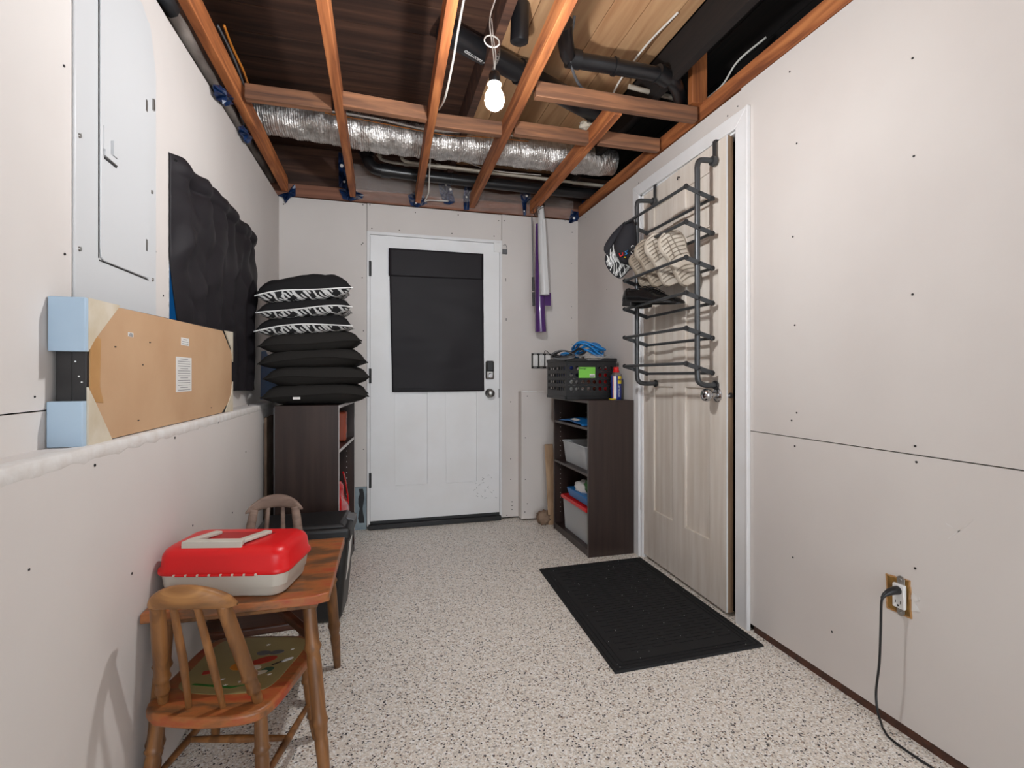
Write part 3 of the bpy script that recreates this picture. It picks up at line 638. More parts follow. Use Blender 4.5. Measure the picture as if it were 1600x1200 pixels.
tape('tall blue tape strip left of the second joist', [(529,238),(541,240),(541,275),(543,296),(530,292)], YF-.03, [(534,259,.012),(538,284,.008)])
tape('crumpled blue tape under the foot of the second joist', [(530,296),(545,294),(568,304),(566,310),(548,314),(536,311)], YT)
tape('blue tape under the foot of the third joist', [(637,305),(648,300),(662,305),(668,318),(652,324),(642,321)], YT, [(650,317,.005)])
tape('blue tape strip between the third and fourth joists', [(684,283),(700,281),(706,296),(711,316),(702,320),(694,318),(687,300)], YF-.03, [(697,289,.009),(704,296,.009)])
tape('blue tape strip left of the fourth joist foot', [(727,285),(737,286),(735,306),(733,328),(725,328),(724,308)], YF-.03, [(729,308,.007),(731,290,.006)])
tape('blue tape strip beside the fifth joist foot', [(812,299),(829,300),(829,312),(822,318),(822,336),(818,337),(816,318)], YF-.03, [(823,306,.009),(819,330,.005)])
tape('blue tape folded over the upper right corner of the far wall', [(893,327),(896,330),(905,331),(904,343),(892,349),(889,348)], YT, [(897,341,.010)])
tape('small blue tape bit above the right corner', [(909,313),(918,313),(917,320),(910,325)], YF-.03)
tape('large crumpled blue tape patch halfway along the left conduit', [(331,132),(346,133),(352,141),(366,150),(364,163),(352,166),(342,158),(334,148)], -.615, ax='x')
tape('smaller blue tape band further along the left conduit', [(372,198),(380,196),(384,204),(393,213),(392,224),(384,224),(376,210)], -.615, ax='x')

# --- light bulb
bc = Vector((.356, 1.52, 0))
lb_ = thing('light_bulb', 'bare glowing white light bulb hanging from a black socket', 'light bulb', (bc.x, bc.y, 1.9))
obj('bulb_glass', mb().lathe([(.004, 1.902), (.016, 1.905), (.026, 1.914), (.0305, 1.930), (.029, 1.946), (.022, 1.960), (.0165, 1.970), (.015, 1.978)], (bc.x, bc.y, 0), n=24), M['bulb'], lb_, smooth=True)
obj('socket_ring', mb().lathe([(.020, 1.977), (.0215, 1.980), (.0215, 1.983), (.018, 1.986)], (bc.x, bc.y, 0), n=24), M['white'], lb_, smooth='auto')
obj('socket', mb().lathe([(.0165, 1.985), (.018, 1.99), (.018, 2.010), (.014, 2.018), (.006, 2.024)], (bc.x, bc.y, 0), n=20), M['blackpl'], lb_, smooth='auto')
cd = mb(); 
cd.tube(bez([(bc.x, bc.y, 2.02), (bc.x-.002, bc.y, 2.06), (bc.x-.006, bc.y+.01, 2.12), (bc.x-.01, bc.y+.02, 2.20), (bc.x+.02, bc.y+.05, 2.33), (bc.x-.0, bc.y+.3, 2.5)], 6), .0022, 6)
cd.tube(bez([(bc.x, bc.y, 2.02), (bc.x+.004, bc.y, 2.07), (bc.x-.001, bc.y+.01, 2.13), (bc.x-.005, bc.y+.02, 2.20)], 6), .0018, 6)
obj('flex_cord', cd, M['cable'], lb_, smooth=True)
lp = [(bc.x-.004+.024*math.cos(a), bc.y+.02, 2.128+.018*math.sin(a)) for a in [PI*2*k/20 for k in range(20)]]
obj('wire_loop', mb().tube(lp, .0024, 6, closed=True), M['cable'], lb_, smooth=True)
# its twin further back in the garage, behind the camera
l2 = thing('light_bulb', 'second bare light bulb behind the photographer', 'light bulb', (.55, -1.1, 2.1))
obj('bulb_glass', mb().lathe([(.004, 2.052), (.016, 2.055), (.026, 2.064), (.0305, 2.080), (.029, 2.096), (.022, 2.11), (.0165, 2.12), (.015, 2.128)], (.55, -1.1, 0), n=24), M['bulb_rear'], l2, smooth=True)
obj('socket', mb().lathe([(.0165, 2.125), (.018, 2.14), (.018, 2.16), (.006, 2.18)], (.55, -1.1, 0), n=20).tube([(.55, -1.1, 2.17), (.55, -1.1, 2.66)], .003, 6), M['blackpl'], l2, smooth='auto')

# ================================================================== LEFT WALL THINGS
# electrical panel
ep = thing('electrical_panel', 'white flush electrical panel cover with a latched door on the left wall', 'electrical panel', (XL, 1.48, 1.17))
pz1 = 1.985
cov = mb(); cov.prism([Vector((XL, y, z)) for y, z in ((1.279, 1.15), (1.690, 1.15), (1.690, pz1-.03), (1.655, pz1+.08), (1.60, 2.10), (1.279, 2.10))], (0, 0, 0), (.006, 0, 0))
obj('cover_plate', cov, M['panelw'], ep, bevel=.004)
dr = mb(); dr.prism([Vector((XL+.006, y, z)) for y, z in ((1.374, 1.37), (1.378, 1.348), (1.39, 1.342), (1.625, 1.345), (1.638, 1.352), (1.638, 2.07), (1.374, 2.07))], (0, 0, 0), (.004, 0, 0))
pd_ = obj('panel_door', dr, M['panelw'], ep, bevel=.002)
obj('door_gap', mb().box((XL+.0062, 1.3705, 1.345), (XL+.0068, 1.374, 2.07)).beam((XL+.0065, 1.374, 1.3405), (XL+.0065, 1.635, 1.3425), .0006, .003), M['hole'], ep)
obj('pressed_ridge', mb().beam((XL+.010, 1.457, 1.36), (XL+.010, 1.457, 2.07), .005, .003), M['panelw'], pd_, bevel=.001)
lc = obj('latch', mb().prism([Vector((XL+.0103, y, z)) for y, z in ((1.385, 1.590), (1.447, 1.588), (1.447, 1.602), (1.385, 1.605))], (0, 0, 0), (.004, 0, 0)).box((XL+.010, 1.42, 1.605), (XL+.016, 1.443, 1.640)).box((XL+.010, 1.385, 1.6), (XL+.0115, 1.392, 1.66)), M['greypl'], pd_, label='grey finger latch')
lc.data.materials[0] = M['nickel'] if False else M['panelw']
obj('latch_shadow_slot', mb().box((XL+.0102, 1.388, 1.583), (XL+.0112, 1.446, 1.588)), M['hole'], pd_)
for (px, py) in ((228, 165), (240, 164), (228, 383)):
    q = at(px, py, 'x', XL+.008); obj('slot', mb().box((XL+.0055, q.y-.005, q.z-.016), (XL+.0107, q.y+.004, q.z+.016)), M['nickel'], ep)
for (px, py) in ((124, 212), (124, 389), (237, 300), (238, 437)):
    q = at(px, py, 'x', XL+.006); obj('screw', mb().lathe([(.0055, 0), (.004, .003)], q, (1, 0, 0), 10).box((q.x+.003, q.y-.001, q.z-.005), (q.x+.0036, q.y+.001, q.z+.005)), M['steel'], ep, smooth='auto')

# wrapped frame leaning on the ledge
fr = thing('wrapped_picture_frame', 'large framed picture seen from its kraft backing, resting on the left ledge', 'picture frame', (-.60, 1.7, LEDGE))
x0, x1 = -.624, -.566; ya, yb = 1.205, 2.262; zb_, zn, zf = LEDGE+.001, 1.228, 1.250
def slabx(y0, y1, z0, z1a, z1b, xa, xb):
    return mb().hexa([(xa, y0, z0), (xb, y0, z0), (xb, y1, z0), (xa, y1, z0), (xa, y0, z1a), (xb, y0, z1a), (xb, y1, z1b), (xa, y1, z1b)])
obj('frame', slabx(ya+.004, yb, zb_, zn-.003, zf, x0+.002, x1-.003), M['blackwood'], fr, bevel=.002)
def zt(y): return zn+(zf-zn)*(y-ya)/(yb-ya)
face = [(ya+.012, .045), (ya+.012, .255), (1.335, None), (2.13, None), (yb-.008, .235), (yb-.008, .06), (2.12, .004), (1.29, .004)]
pf = [Vector((x1-.003, y, (zt(y)-.004) if z is None else LEDGE+z)) for y, z in face]
obj('backing_sheet', mb().prism(pf, (0, 0, 0), (.003, 0, 0)), M['cardboard'], fr, label='kraft brown backing board')
obj('tape_side', mb().prism([Vector((x1, y, LEDGE+z)) for y, z in ((ya+.008, .09), (ya+.008, .235), (ya+.05, .22), (ya+.045, .12), (ya+.06, .085))], (0, 0, 0), (.0012, 0, 0)), M['kraft_tape'], fr)
for (pts) in ([(ya-.001, .192), (ya-.001, .3015), (1.335, .3035), (1.23, .22)], [(ya-.001, .001), (ya-.001, .12), (1.225, .095), (1.30, .001)], [(2.15, .318), (yb+.003, .322), (yb+.003, .20), (2.245, .25)], [(2.16, .003), (yb+.003, .002), (yb+.003, .12), (2.24, .07)]):
    obj('corner_wrap', mb().prism([Vector((x1-.001, y, LEDGE+z)) for y, z in pts], (0, 0, 0), (.0035, 0, 0)), M['cream'], fr, label='cream paper corner wrap')
obj('corner_guard', slabx(ya-.012, ya+.004, LEDGE+.192, zn+.001, zn+.001, x0-.003, x1+.002), M['bluecard'], fr, bevel=.002, label='pale blue card corner guard, upper')
obj('corner_guard', slabx(ya-.016, ya+.004, LEDGE+.0005, LEDGE+.092, LEDGE+.092, x0-.003, x1-.001), M['bluecard'], fr, bevel=.002, label='pale blue card corner guard, lower')
obj('frame_groove', mb().box((-.5955, ya+.0030, LEDGE+.09), (-.594, ya+.0042, LEDGE+.20)), M['hole'], fr)
ch = mb()
for (a_, b_) in ((-.588, .172), (-.582, .142), (-.577, .130)): ch.disc((a_, ya+.0035, LEDGE+b_), (0, -1, 0), .0018, 6, .0006)
obj('paint_chips', ch, M['white'], fr, kind='stuff')
def sticker(px0, py0, px1, py1, name='sticker', lines=0):
    a = at(px0, py0, 'x', x1+.0002); b = at(px1, py1, 'x', x1+.0002)
    o = obj(name, mb().box((x1-.0005, a.y, b.z), (x1+.0009, b.y, a.z)), M['paper'], fr, label='small printed white sticker' if not lines else 'white printed label')
    l = mb(); n = lines or 3; hgt = a.z-b.z; 
    for i in range(n):
        zz = a.z-hgt*(i+.8)/(n+.6); wdt = .8 if i % 4 else .5
        l.box((x1+.0009, a.y+(b.y-a.y)*(.5-wdt/2), zz-.0009), (x1+.0012, a.y+(b.y-a.y)*(.5+wdt/2), zz+.0006))
    obj('print_lines', l, M['greypl'], o, kind='stuff')
sticker(275, 557, 299, 611, 'label_sheet', 14); sticker(283, 527, 295, 541); sticker(200, 519, 208, 527)
for (px, py) in ((223, 570), (216, 657), (180, 542), (330, 637), (234, 535)):
    q = at(px, py, 'x', x1); obj('staple', mb().box((x1-.001, q.y-.003, q.z-.0015), (x1+.0012, q.y+.003, q.z+.0015)), M['hole'], fr)

# dark curtain over window
cu = thing('curtain', 'charcoal curtain gathered on a rod over the left window', 'curtain', (-.60, 2.3, 1.4))
def curt(u, v):
    # u along Y (0 near), v down
    top = 1.770+.036*u+.005*math.sin(u*23)+.008*noise.noise(Vector((u*9, 3, 0)))+.010*math.sin(PI*min(1, u*1.1))
    bot = 1.003-.004*math.sin(u*9)
    z = top+(bot-top)*v
    yl = WY0-.004+.34*max(0, v-.42)**1.25
    y = yl+(2.845-yl)*u+.010*math.sin(u*14+v*3)*v*u
    e = min(1, u/.08)
    fold = math.sin(u*34+3*v+2.5*noise.noise(Vector((u*3, v*3, 1))))*(.004+.009*math.exp(-((v-.10)/.09)**2)+.006*v)
    r1 = noise.noise(Vector((u*3.6+v*2.2, v*2.6-u, 7))); r2 = noise.noise(Vector((u*7-v*3, v*6+u*3, 2)))
    crease = .050*(1-abs(r1)*2.2)*math.exp(-((v-.30)/.30)**2)*.7+.030*(abs(r2)-.25)*math.exp(-v*1.2)
    pocket = .012*math.sin(PI*min(1, v/.075)) if v < .075 else -.004*math.exp(-((v-.085)/.02)**2)
    return Vector((XL+.0035+e*(.016+fold+crease*.75+pocket+.010*v), y, z))
o = obj('curtain_cloth', mb().grid(curt, 150, 140), M['curtain'], cu, smooth=True, solid=.003)
obj('curtain_rod', mb().tube([(XL+.014, WY0+.01, 1.755), (XL+.014, 2.85, 1.795)], .004, 8), M['blackm'], cu, smooth='auto')

# ================================================================== FAR WALL THINGS
# blackout curtain on far door
fc = thing('door_curtain', 'flat charcoal blackout curtain hung on the far white door', 'curtain', (.43, F1, 1.46))
def fcur(u, v):
    zt_, zb2 = 1.966, .958; x = .086+.022*v+(.674-.012*v)*u; z = zt_+.003*u+(zb2-zt_)*v
    yy = -.008-.004*math.sin(u*7+v*5)*v-.010*noise.noise(Vector((u*2.5, v*4, 3)))*v-.004*noise.noise(Vector((u*3, v*14, 5)))
    return Vector((x, F1+yy-.006, z))
obj('curtain_cloth', mb().grid(fcur, 50, 70), M['curtain'], fc, smooth=True, solid=.002)
def fval(u, v): return Vector((.0845+.677*u, F1-.024-.003*math.sin(u*5), 1.970+.002*u-(.195-.005*u)*v))
obj('valance_flap', mb().grid(fval, 30, 14), M['curtain'], fc, smooth=True, solid=.003)
obj('hem_seam', mb().beam((.108, F1-.020, .985), (.764, F1-.020, .988), .003, .003), M['curtain'], fc)

# electrical gang box with three bare switches
gb = thing('switch_box', 'three bare switches in an uncovered wall box beside the crate', 'light switch', (1.215, YF, 1.19))
obj('box_frame', mb().box((1.140, YF-.003, 1.130), (1.300, YF+.002, 1.245)), M['hole'], gb)
for i in range(3):
    x = 1.150+i*.050
    sw = obj('switch', mb().box((x, YF-.016, 1.146), (x+.038, YF-.002, 1.232)), M['white'], gb, bevel=.003)
    obj('strap', mb().box((x+.006, YF-.005, 1.128), (x+.032, YF-.002, 1.25)), M['steel'], sw)
    obj('toggle', mb().box((x+.014, YF-.024, 1.18), (x+.024, YF-.012, 1.20)), M['white'], sw)
obj('wire_end', mb().tube(bez([(1.24, YF-.004, 1.245), (1.245, YF-.012, 1.265), (1.262, YF-.01, 1.262), (1.28, YF-.01, 1.245)], 5), .002, 5), M['blackm'], gb)

# rolls and rod hanging from the fifth joist end
YH = 3.46
def hp(px, py, y=YH): return at(px, py, 'y', y)
a = hp(845, 323); b = hp(851, 461)
wt = thing('vinyl_roll', 'white rolled vinyl sheet hanging high from a hook near the far corner', 'roll', a)
obj('roll_body', mb().tube([a, a.lerp(b, .5), b], [.022, .033, .035], 18), M['whitevinyl'], wt, smooth='auto')
obj('roll_flap', mb().hexa([a+Vector((.0, -.034, -.1)), a+Vector((.02, -.036, -.1)), b+Vector((.02, -.037, 0)), b+Vector((.0, -.036, 0)), a+Vector((0, -.030, -.1)), a+Vector((.02, -.032, -.1)), b+Vector((.02, -.033, 0)), b+Vector((0, -.032, 0))]), M['whitevinyl'], wt)
a = hp(840, 350, YH+.045); b = hp(845, 519, YH+.045)
pt = thing('vinyl_roll', 'purple glossy rolled vinyl hanging behind the white roll', 'roll', a)
obj('roll_body', mb().tube([a, a.lerp(b, .5), b], [.014, .032, .042], 18), M['purple'], pt, smooth='auto')
q = hp(857, 462, YH+.045); obj('roll_flap', mb().box((q.x-.03, q.y-.004, q.z-.075), (q.x+.018, q.y+.004, q.z+.02)), M['purple'], pt)
a = hp(831, 338); b = hp(834, 478)
rd = thing('hanging_rod', 'thin dark rod with a black handle hanging left of the vinyl rolls', 'rod', a)
m_ = a.lerp(b, .68)
obj('shaft', mb().tube([a, m_], .0045, 8), M['greypl'], rd, smooth='auto')
obj('handle', mb().tube([m_, m_.lerp(b, .48)], .010, 10).tube([m_.lerp(b, .52), b], .010, 10), M['blackpl'], rd, smooth='auto')
hk = thing('wire_hook', 'twisted dark wire hooks under the fifth joist', 'hook', (1.12, YH, 2.3))
for dx in (0, .022, -.02):
    obj('wire', mb().tube(bez([(1.125+dx, YH-.02, 2.345), (1.15+dx, YH-.04, 2.30), (1.11+dx, YH-.03, 2.27), (1.135+dx, YH, 2.235), (1.16+dx, YH, 2.26)], 6), .0025, 5), M['blackm'], hk, smooth=True)

# ================================================================== BOOKCASES
def bookcase(name, label, loc, rz, edge, shelves, W=.60, D=.298, Hh=.926):
    t = thing(name, label, 'bookcase', loc, rz); k = .016
    def P_(n, a, b, m='dkwood'): return obj(n, mb().box(a, b), M[m], t, local=True, bevel=.0012, seg=1)
    P_('side_panel', (0, .001, 0), (k, D, Hh)); P_('side_panel', (W-k, .001, 0), (W, D, Hh))
    P_('top_panel', (k, .001, Hh-k), (W-k, D, Hh-.0005)); P_('bottom_panel', (k, .002, .03), (W-k, D, .03+k)); P_('back_panel', (k, D-.008, .03), (W-k, D-.003, Hh-k))
    P_('kick_board', (k, .004, 0), (W-k, .016, .03))
    for z in shelves: P_('shelf', (k+.0005, .004, z-k), (W-k-.0005, D-.01, z))
    e = mb().box((.0005, -.0005, 0), (k-.0005, .001, Hh)).box((W-k+.0005, -.0005, 0), (W-.0005, .001, Hh)).box((k, -.0005, Hh-k), (W-k, .001, Hh-.001))
    for z in shelves: e.box((k, .0025, z-k+.0005), (W-k, .004, z-.0005))
    obj('edge_band', e, M[edge], t, local=True)
    hm = mb()
    for i in range(22):
        z = .12+i*.033
        hm.disc((W-k-.0003, .045, z), (-1, 0, 0), .003, 6, .0008); hm.disc((k+.0003, .045, z), (1, 0, 0), .003, 6, .0008)
        hm.disc((W-k-.0003, .24, z), (-1, 0, 0), .003, 6, .0008); hm.disc((k+.0003, .24, z), (1, 0, 0), .003, 6, .0008)
    obj('pin_holes', hm, M['edge'], t, local=True, kind='stuff')
    return t
bR = bookcase('bookcase', 'dark brown open bookcase under the black crate, beside the right door', (1.205, 3.322, 0), -PI/2, 'edge_d', (.765, .49))
bL = bookcase('bookcase', 'dark brown bookcase under the stack of cushions, left of the far door', (-.180, 2.620, 0), math.radians(85), 'edge', (.70,))

# --- contents, right bookcase
t = thing('folded_packet', 'blue glossy packet lying on the top shelf of the right bookcase', 'packet', (1.30, 3.05, .765))
def pk(u, v): 
    return Vector((1.215+.2*v, 2.84+.40*u, .767+.030*math.sin(PI*u)**.7*math.sin(PI*(.15+.8*v))+.004*noise.noise(Vector((u*6, v*6, 0)))))
obj('packet_top', mb().grid(pk, 24, 12), M['blue'], t, smooth=True, solid=.004)
obj('packet_label', mb().grid(lambda u, v: Vector((1.213+.03*v, 2.93+.10*u, .779+.028*math.sin(PI*(.22+.25*u))**.7*math.sin(PI*(.15+.12*v)))), 12, 6), M['paper'], t, smooth=True)
def tub(name, label, cx, cy, z, wx, wy, hh, cat='storage box', rz=0, lid=None, m='clearpl', flare=.012):
    t = thing(name, label, cat, (cx, cy, z), rz); ax, ay = wx/2, wy/2; bx_, by_ = ax-flare, ay-flare; th = .003
    v = mb(); 
    def ring(a, b, zz): return [(-a, -b, zz), (a, -b, zz), (a, b, zz), (-a, b, zz)]
    R = [ring(bx_, by_, 0), ring(ax, ay, hh), ring(ax-th, ay-th, hh), ring(bx_-th, by_-th, th)]
    vs = sum(R, []); fs = [(3, 2, 1, 0), (12, 13, 14, 15)]
    for k in range(3):
        for i in range(4): j = (i+1) % 4; fs.append((k*4+i, k*4+j, (k+1)*4+j, (k+1)*4+i))
    v.add(vs, fs); obj('body', v, M[m], t, local=True, bevel=.006)
    rm = mb()
    for (p, q) in (((-ax, -ay), (ax, -ay)), ((ax, -ay), (ax, ay)), ((ax, ay), (-ax, ay)), ((-ax, ay), (-ax, -ay))):
        rm.beam((p[0], p[1], hh-.004), (q[0], q[1], hh-.004), .012, .010)
    if not lid: obj('rim', rm, M[m], t, local=True, bevel=.002)
    else: obj('lid', mb().box((-ax-.010, -ay-.010, hh), (ax+.010, ay+.010, hh+.010)).box((-ax-.012, -ay-.012, hh-.012), (ax+.012, ay+.012, hh+.004)).box((-ax+.02, -ay+.02, hh+.008), (ax-.02, ay-.02, hh+.014)), M[lid], t, local=True, bevel=.004, label='red lid')
    return t
tub('storage_tub', 'open frosted plastic tub on the middle shelf of the right bookcase', 1.345, 3.03, .491, .22, .37, .145, flare=.016)
tag(obj('paper_bundle', mb().grid(lambda u, v: Vector((1.27+.15*v, 2.90+.26*u, .50+.07*math.sin(PI*u)+.02*noise.noise(Vector((u*7, v*7, 1))))), 18, 10), M['paper'], smooth=True, solid=.006), 'crumpled white paper inside the frosted tub', 'paper')
tb = tub('storage_box', 'large frosted storage box with a red lid at the bottom of the right bookcase', 1.345, 2.99, .047, .24, .40, .215, lid='redpl')
tag(obj('banana_bag', mb().grid(lambda u, v: Vector((1.26+.15*v, 2.88+.24*u, .06+.12*math.sin(PI*u)*(.5+.5*v)+.02*noise.noise(Vector((u*9, v*9, 4))))), 16, 10), M['cream'], smooth=True, solid=.005), 'cream packet seen through the red-lidded storage box', 'packet')
t = thing('grocery_bag', 'blue open pouch with white and green bags on the red lid', 'bag', (1.33, 2.97, .277))
obj('blue_tray', mb().hexa([(1.235, 2.80, .279), (1.40, 2.80, .279), (1.40, 3.10, .279), (1.235, 3.10, .279), (1.225, 2.79, .335), (1.41, 2.79, .335), (1.41, 3.13, .335), (1.225, 3.13, .335)]), M['blue'], t, bevel=.008)
def blob(c, r, amp, fr_, n=24, m2=14):
    return mb().grid(lambda u, v: Vector(c)+Vector((math.cos(2*PI*u)*math.sin(PI*v)*r[0], math.sin(2*PI*u)*math.sin(PI*v)*r[1], math.cos(PI*v)*r[2]))*(1+amp*noise.noise(Vector((math.cos(2*PI*u)*math.sin(PI*v)*fr_, math.sin(2*PI*u)*math.sin(PI*v)*fr_, math.cos(PI*v)*fr_)))), n, m2)
obj('white_bag', blob((1.29, 2.98, .35), (.05, .09, .05), .35, 3), M['paper'], t, smooth=True)
obj('green_bag', blob((1.30, 2.86, .385), (.05, .065, .055), .3, 3), M['leaf'], t, smooth=True)
# --- crate
ct = thing('milk_crate', 'black perforated plastic crate with a green label on the right bookcase', 'crate', (1.305, 3.07, .926))
cx0, cx1, cyy0, cyy1, cz0, cz1 = 1.138, 1.475, 2.905, 3.255, .928, 1.185
def perf(o, ux, uz, W, Hh, nc, nr, r, x_in, z0, z1, skip=()):
    """wall panel with round holes; o origin, ux/uz directions"""
    m = mb(); o = Vector(o); ux = Vector(ux); uz = Vector(uz); P2 = lambda x, z: o+ux*x+uz*z
    cw = (W-2*x_in)/nc; chh = (z1-z0)/nr
    m.add([P2(0, 0), P2(W, 0), P2(W, z0), P2(0, z0)], [(0, 1, 2, 3)]); m.add([P2(0, z1), P2(W, z1), P2(W, Hh), P2(0, Hh)], [(0, 1, 2, 3)])
    m.add([P2(0, z0), P2(x_in, z0), P2(x_in, z1), P2(0, z1)], [(0, 1, 2, 3)]); m.add([P2(W-x_in, z0), P2(W, z0), P2(W, z1), P2(W-x_in, z1)], [(0, 1, 2, 3)])
    for i in range(nc):
        for k in range(nr):
            a = x_in+i*cw; b = z0+k*chh
            if (i, k) in skip: m.add([P2(a, b), P2(a+cw, b), P2(a+cw, b+chh), P2(a, b+chh)], [(0, 1, 2, 3)]); continue
            sq = []; ci = []
            for q in range(12):
                an = 2*PI*q/12+PI/12; dx, dz = math.cos(an), math.sin(an); s_ = min(cw/2/abs(dx), chh/2/abs(dz)) if abs(dx) > 1e-6 and abs(dz) > 1e-6 else 0
                ci.append(P2(a+cw/2+r*dx, b+chh/2+r*dz)); sq.append(P2(a+cw/2+dx*s_, b+chh/2+dz*s_))
            crn = [P2(a+cw, b+chh), P2(a, b+chh), P2(a, b), P2(a+cw, b)]
            fs = [(q, (q+1) % 12, 12+(q+1) % 12, 12+q) for q in range(12)]
            m.add(ci+sq, [(q, 12+q, 12+(q+1) % 12, (q+1) % 12) for q in range(12)])
            for kk, (q0, c_) in enumerate(((1, 0), (4, 1), (7, 2), (10, 3))): m.add([sq[q0], crn[c_], sq[(q0+1) % 12]], [(0, 1, 2)])
    return m
HH = cz1-cz0
for (nm, o, ux, W) in (('front_wall', (cx0, cyy0, cz0), (1, 0, 0), cx1-cx0), ('rear_wall', (cx0, cyy1, cz0), (1, 0, 0), cx1-cx0), ('end_wall', (cx0, cyy0, cz0), (0, 1, 0), cyy1-cyy0), ('end_wall', (cx1, cyy0, cz0), (0, 1, 0), cyy1-cyy0)):
    obj(nm, perf(o, ux, (0, 0, 1), W, HH, 8, 4, .0125, .014, .042, .215, skip=((2, 3), (3, 3), (4, 3), (2, 2), (3, 2), (4, 2)) if nm == 'front_wall' else ()), M['blackpl'], ct, solid=.005, recalc=False)
for zz, w_ in ((cz1-.012, .020), (cz0+.008, .016)):
    rim = mb()
    for (p, q) in (((cx0, cyy0), (cx1, cyy0)), ((cx1, cyy0), (cx1, cyy1)), ((cx1, cyy1), (cx0, cyy1)), ((cx0, cyy1), (cx0, cyy0))):
        rim.beam((p[0], p[1], zz), (q[0], q[1], zz), w_, .022)
    obj('rim', rim, M['blackpl'], ct, bevel=.003)
obj('bottom_grid', mb().box((cx0, cyy0, cz0), (cx1, cyy1, cz0+.006)), M['blackpl'], ct)
lb2 = obj('label_card', mb().box((1.218, cyy0-.006, 1.060), (1.330, cyy0-.003, 1.128)), M['green'], ct, label='lime green paper label')
obj('barcode_patch', mb().box((1.292, cyy0-.0075, 1.063), (1.326, cyy0-.006, 1.085)), M['paper'], lb2)
bb = mb()
for i in range(9): bb.box((1.294+i*.0034, cyy0-.0083, 1.064), (1.2955+i*.0034, cyy0-.0074, 1.078))
obj('barcode', bb, M['blacktext'], lb2, kind='stuff')
text('label_text', 'Storage', .016, (1.245, cyy0-.0066, 1.119), (PI/2, 0, 0), M['blacktext'], lb2)
for i, (x, y, m_) in enumerate(((1.40, 2.95, 'redpl'), (1.435, 2.96, 'redpl'))):
    t = thing('spray_can', ('red spray can inside the crate, the left one' if i == 0 else 'red spray can inside the crate, the right one'), 'can', (x, y, .936)); obj('can_body', mb().lathe([(.020, .0), (.021, .004), (.021, .17), (.012, .185)], (x, y, .936), n=14), M[m_], t, smooth='auto'); obj('cap', mb().lathe([(.010, .185), (.010, .21)], (x, y, .936), n=12), M['white'], t)
for i, (x, y, rr, m_, lab) in enumerate(((1.20, 2.99, (.04, .05, .07), 'paper', 'white crumpled wrapper inside the crate, near its left end'), (1.28, 2.985, (.045, .05, .06), 'bag', 'clear wrapper in the middle of the crate'), (1.34, 3.05, (.05, .06, .09), 'orange', 'reddish cloth bundle inside the crate'), (1.24, 3.13, (.07, .08, .10), 'dkblue', 'navy cloth bundle at the back of the crate'))):
    tag(obj('bundle', blob((x, y, .936+rr[2]), rr, .4, 3), M[m_], smooth=True), lab, 'bundle')
# things lying on top of crate
def coil(name, label, c, R, r, m, turns, seed, flat=.5, loops=None):
    random.seed(seed); pts = []
    for i in range(turns*14):
        a = 2*PI*i/14; k = 1+.22*math.sin(i*.37+seed)
        pts.append(Vector(c)+Vector((R[0]*k*math.cos(a), R[1]*k*math.sin(a+.3*math.sin(i*.21)), R[2]*math.sin(a*.5+i*.11)*flat+R[2]*.5*math.sin(i*.9))))
    return tag(obj(name, mb().tube(bez(pts, 3), r, 6), M[m], smooth=True), label, 'cord')
coil('blue_rope', 'bright blue cord coiled on top of the crate', (1.335, 3.03, 1.245), (.085, .10, .05), .0055, 'bluerope', 9, 3)
coil('blue_rope_tail', 'loose blue cord loops left of the main blue coil', (1.235, 3.09, 1.205), (.055, .07, .018), .005, 'bluerope', 3, 5)
cb_ = thing('black_cable', 'black flat cable looped over the left corner of the crate', 'cable', (1.16, 2.93, 1.2))
for k in range(4):
    pts = [Vector((1.115+.075*math.cos(a)*(1-.08*k)+.03*k*.3, 2.90+.03*math.sin(a*2)+.012*k, 1.203+.026*math.sin(a)*(1-.1*k)+.003*k)) for a in [2*PI*q/18 for q in range(18)]]
    obj('cable_loop', mb().tube(pts, .0055, 6, closed=True), M['blackpl' if k % 2 else 'greypl'], cb_, smooth=True)
obj('cable_loop', mb().tube(bez([(1.16, 2.92, 1.20), (1.20, 2.93, 1.225), (1.25, 2.95, 1.245), (1.28, 2.95, 1.22), (1.24, 2.94, 1.20), (1.27, 2.93, 1.192)], 6), .0075, 6), M['blackpl'], cb_, smooth=True)
tag(obj('plastic_bag', mb().grid(lambda u, v: Vector((1.19+.25*u, 2.885+.14*v, 1.200+.030*math.sin(PI*v)*math.sin(PI*u)-.028*(1-v)*math.sin(PI*u)+.012*noise.noise(Vector((u*7, v*5, 9))))), 30, 14), M['bag'], smooth=True), 'clear plastic bag draped over the front rim of the crate', 'bag')
# spray can
sc_ = Vector((1.447, 2.846, .926))
t = thing('lubricant_can', 'blue and yellow lubricant spray can with a red cap beside the crate', 'can', sc_)
obj('can_body', mb().lathe([(.031, 0), (.033, .004), (.033, .146), (.030, .150)], sc_, n=24), M['dkblue'], t, smooth='auto')
obj('shoulder', mb().lathe([(.031, .149), (.026, .160), (.020, .168)], sc_, n=20), M['steel'], t, smooth='auto')
obj('cap', mb().lathe([(.020, .166), (.0205, .178), (.017, .180), (.017, .200), (.012, .203)], sc_, n=20), M['redpl'], t, smooth='auto', label='red cap')
def cyl_patch(c, r, a0, a1, z0, z1, n=10): 
    return mb().grid(lambda u, v: Vector((c.x+r*math.cos(a0+(a1-a0)*u), c.y+r*math.sin(a0+(a1-a0)*u), c.z+z0+(z1-z0)*v)), n, 2)
obj('white_stripe', cyl_patch(sc_, .0335, math.radians(205), math.radians(245), .004, .145), M['white'], t)
obj('yellow_shield', cyl_patch(sc_, .0336, math.radians(262), math.radians(320), .098, .145), M['yellow'], t)
text('can_brand', 'WD-40', .017, sc_+Vector((.012, -.0350, .123)), (PI/2, 0, .35), M['dkblue'], t)
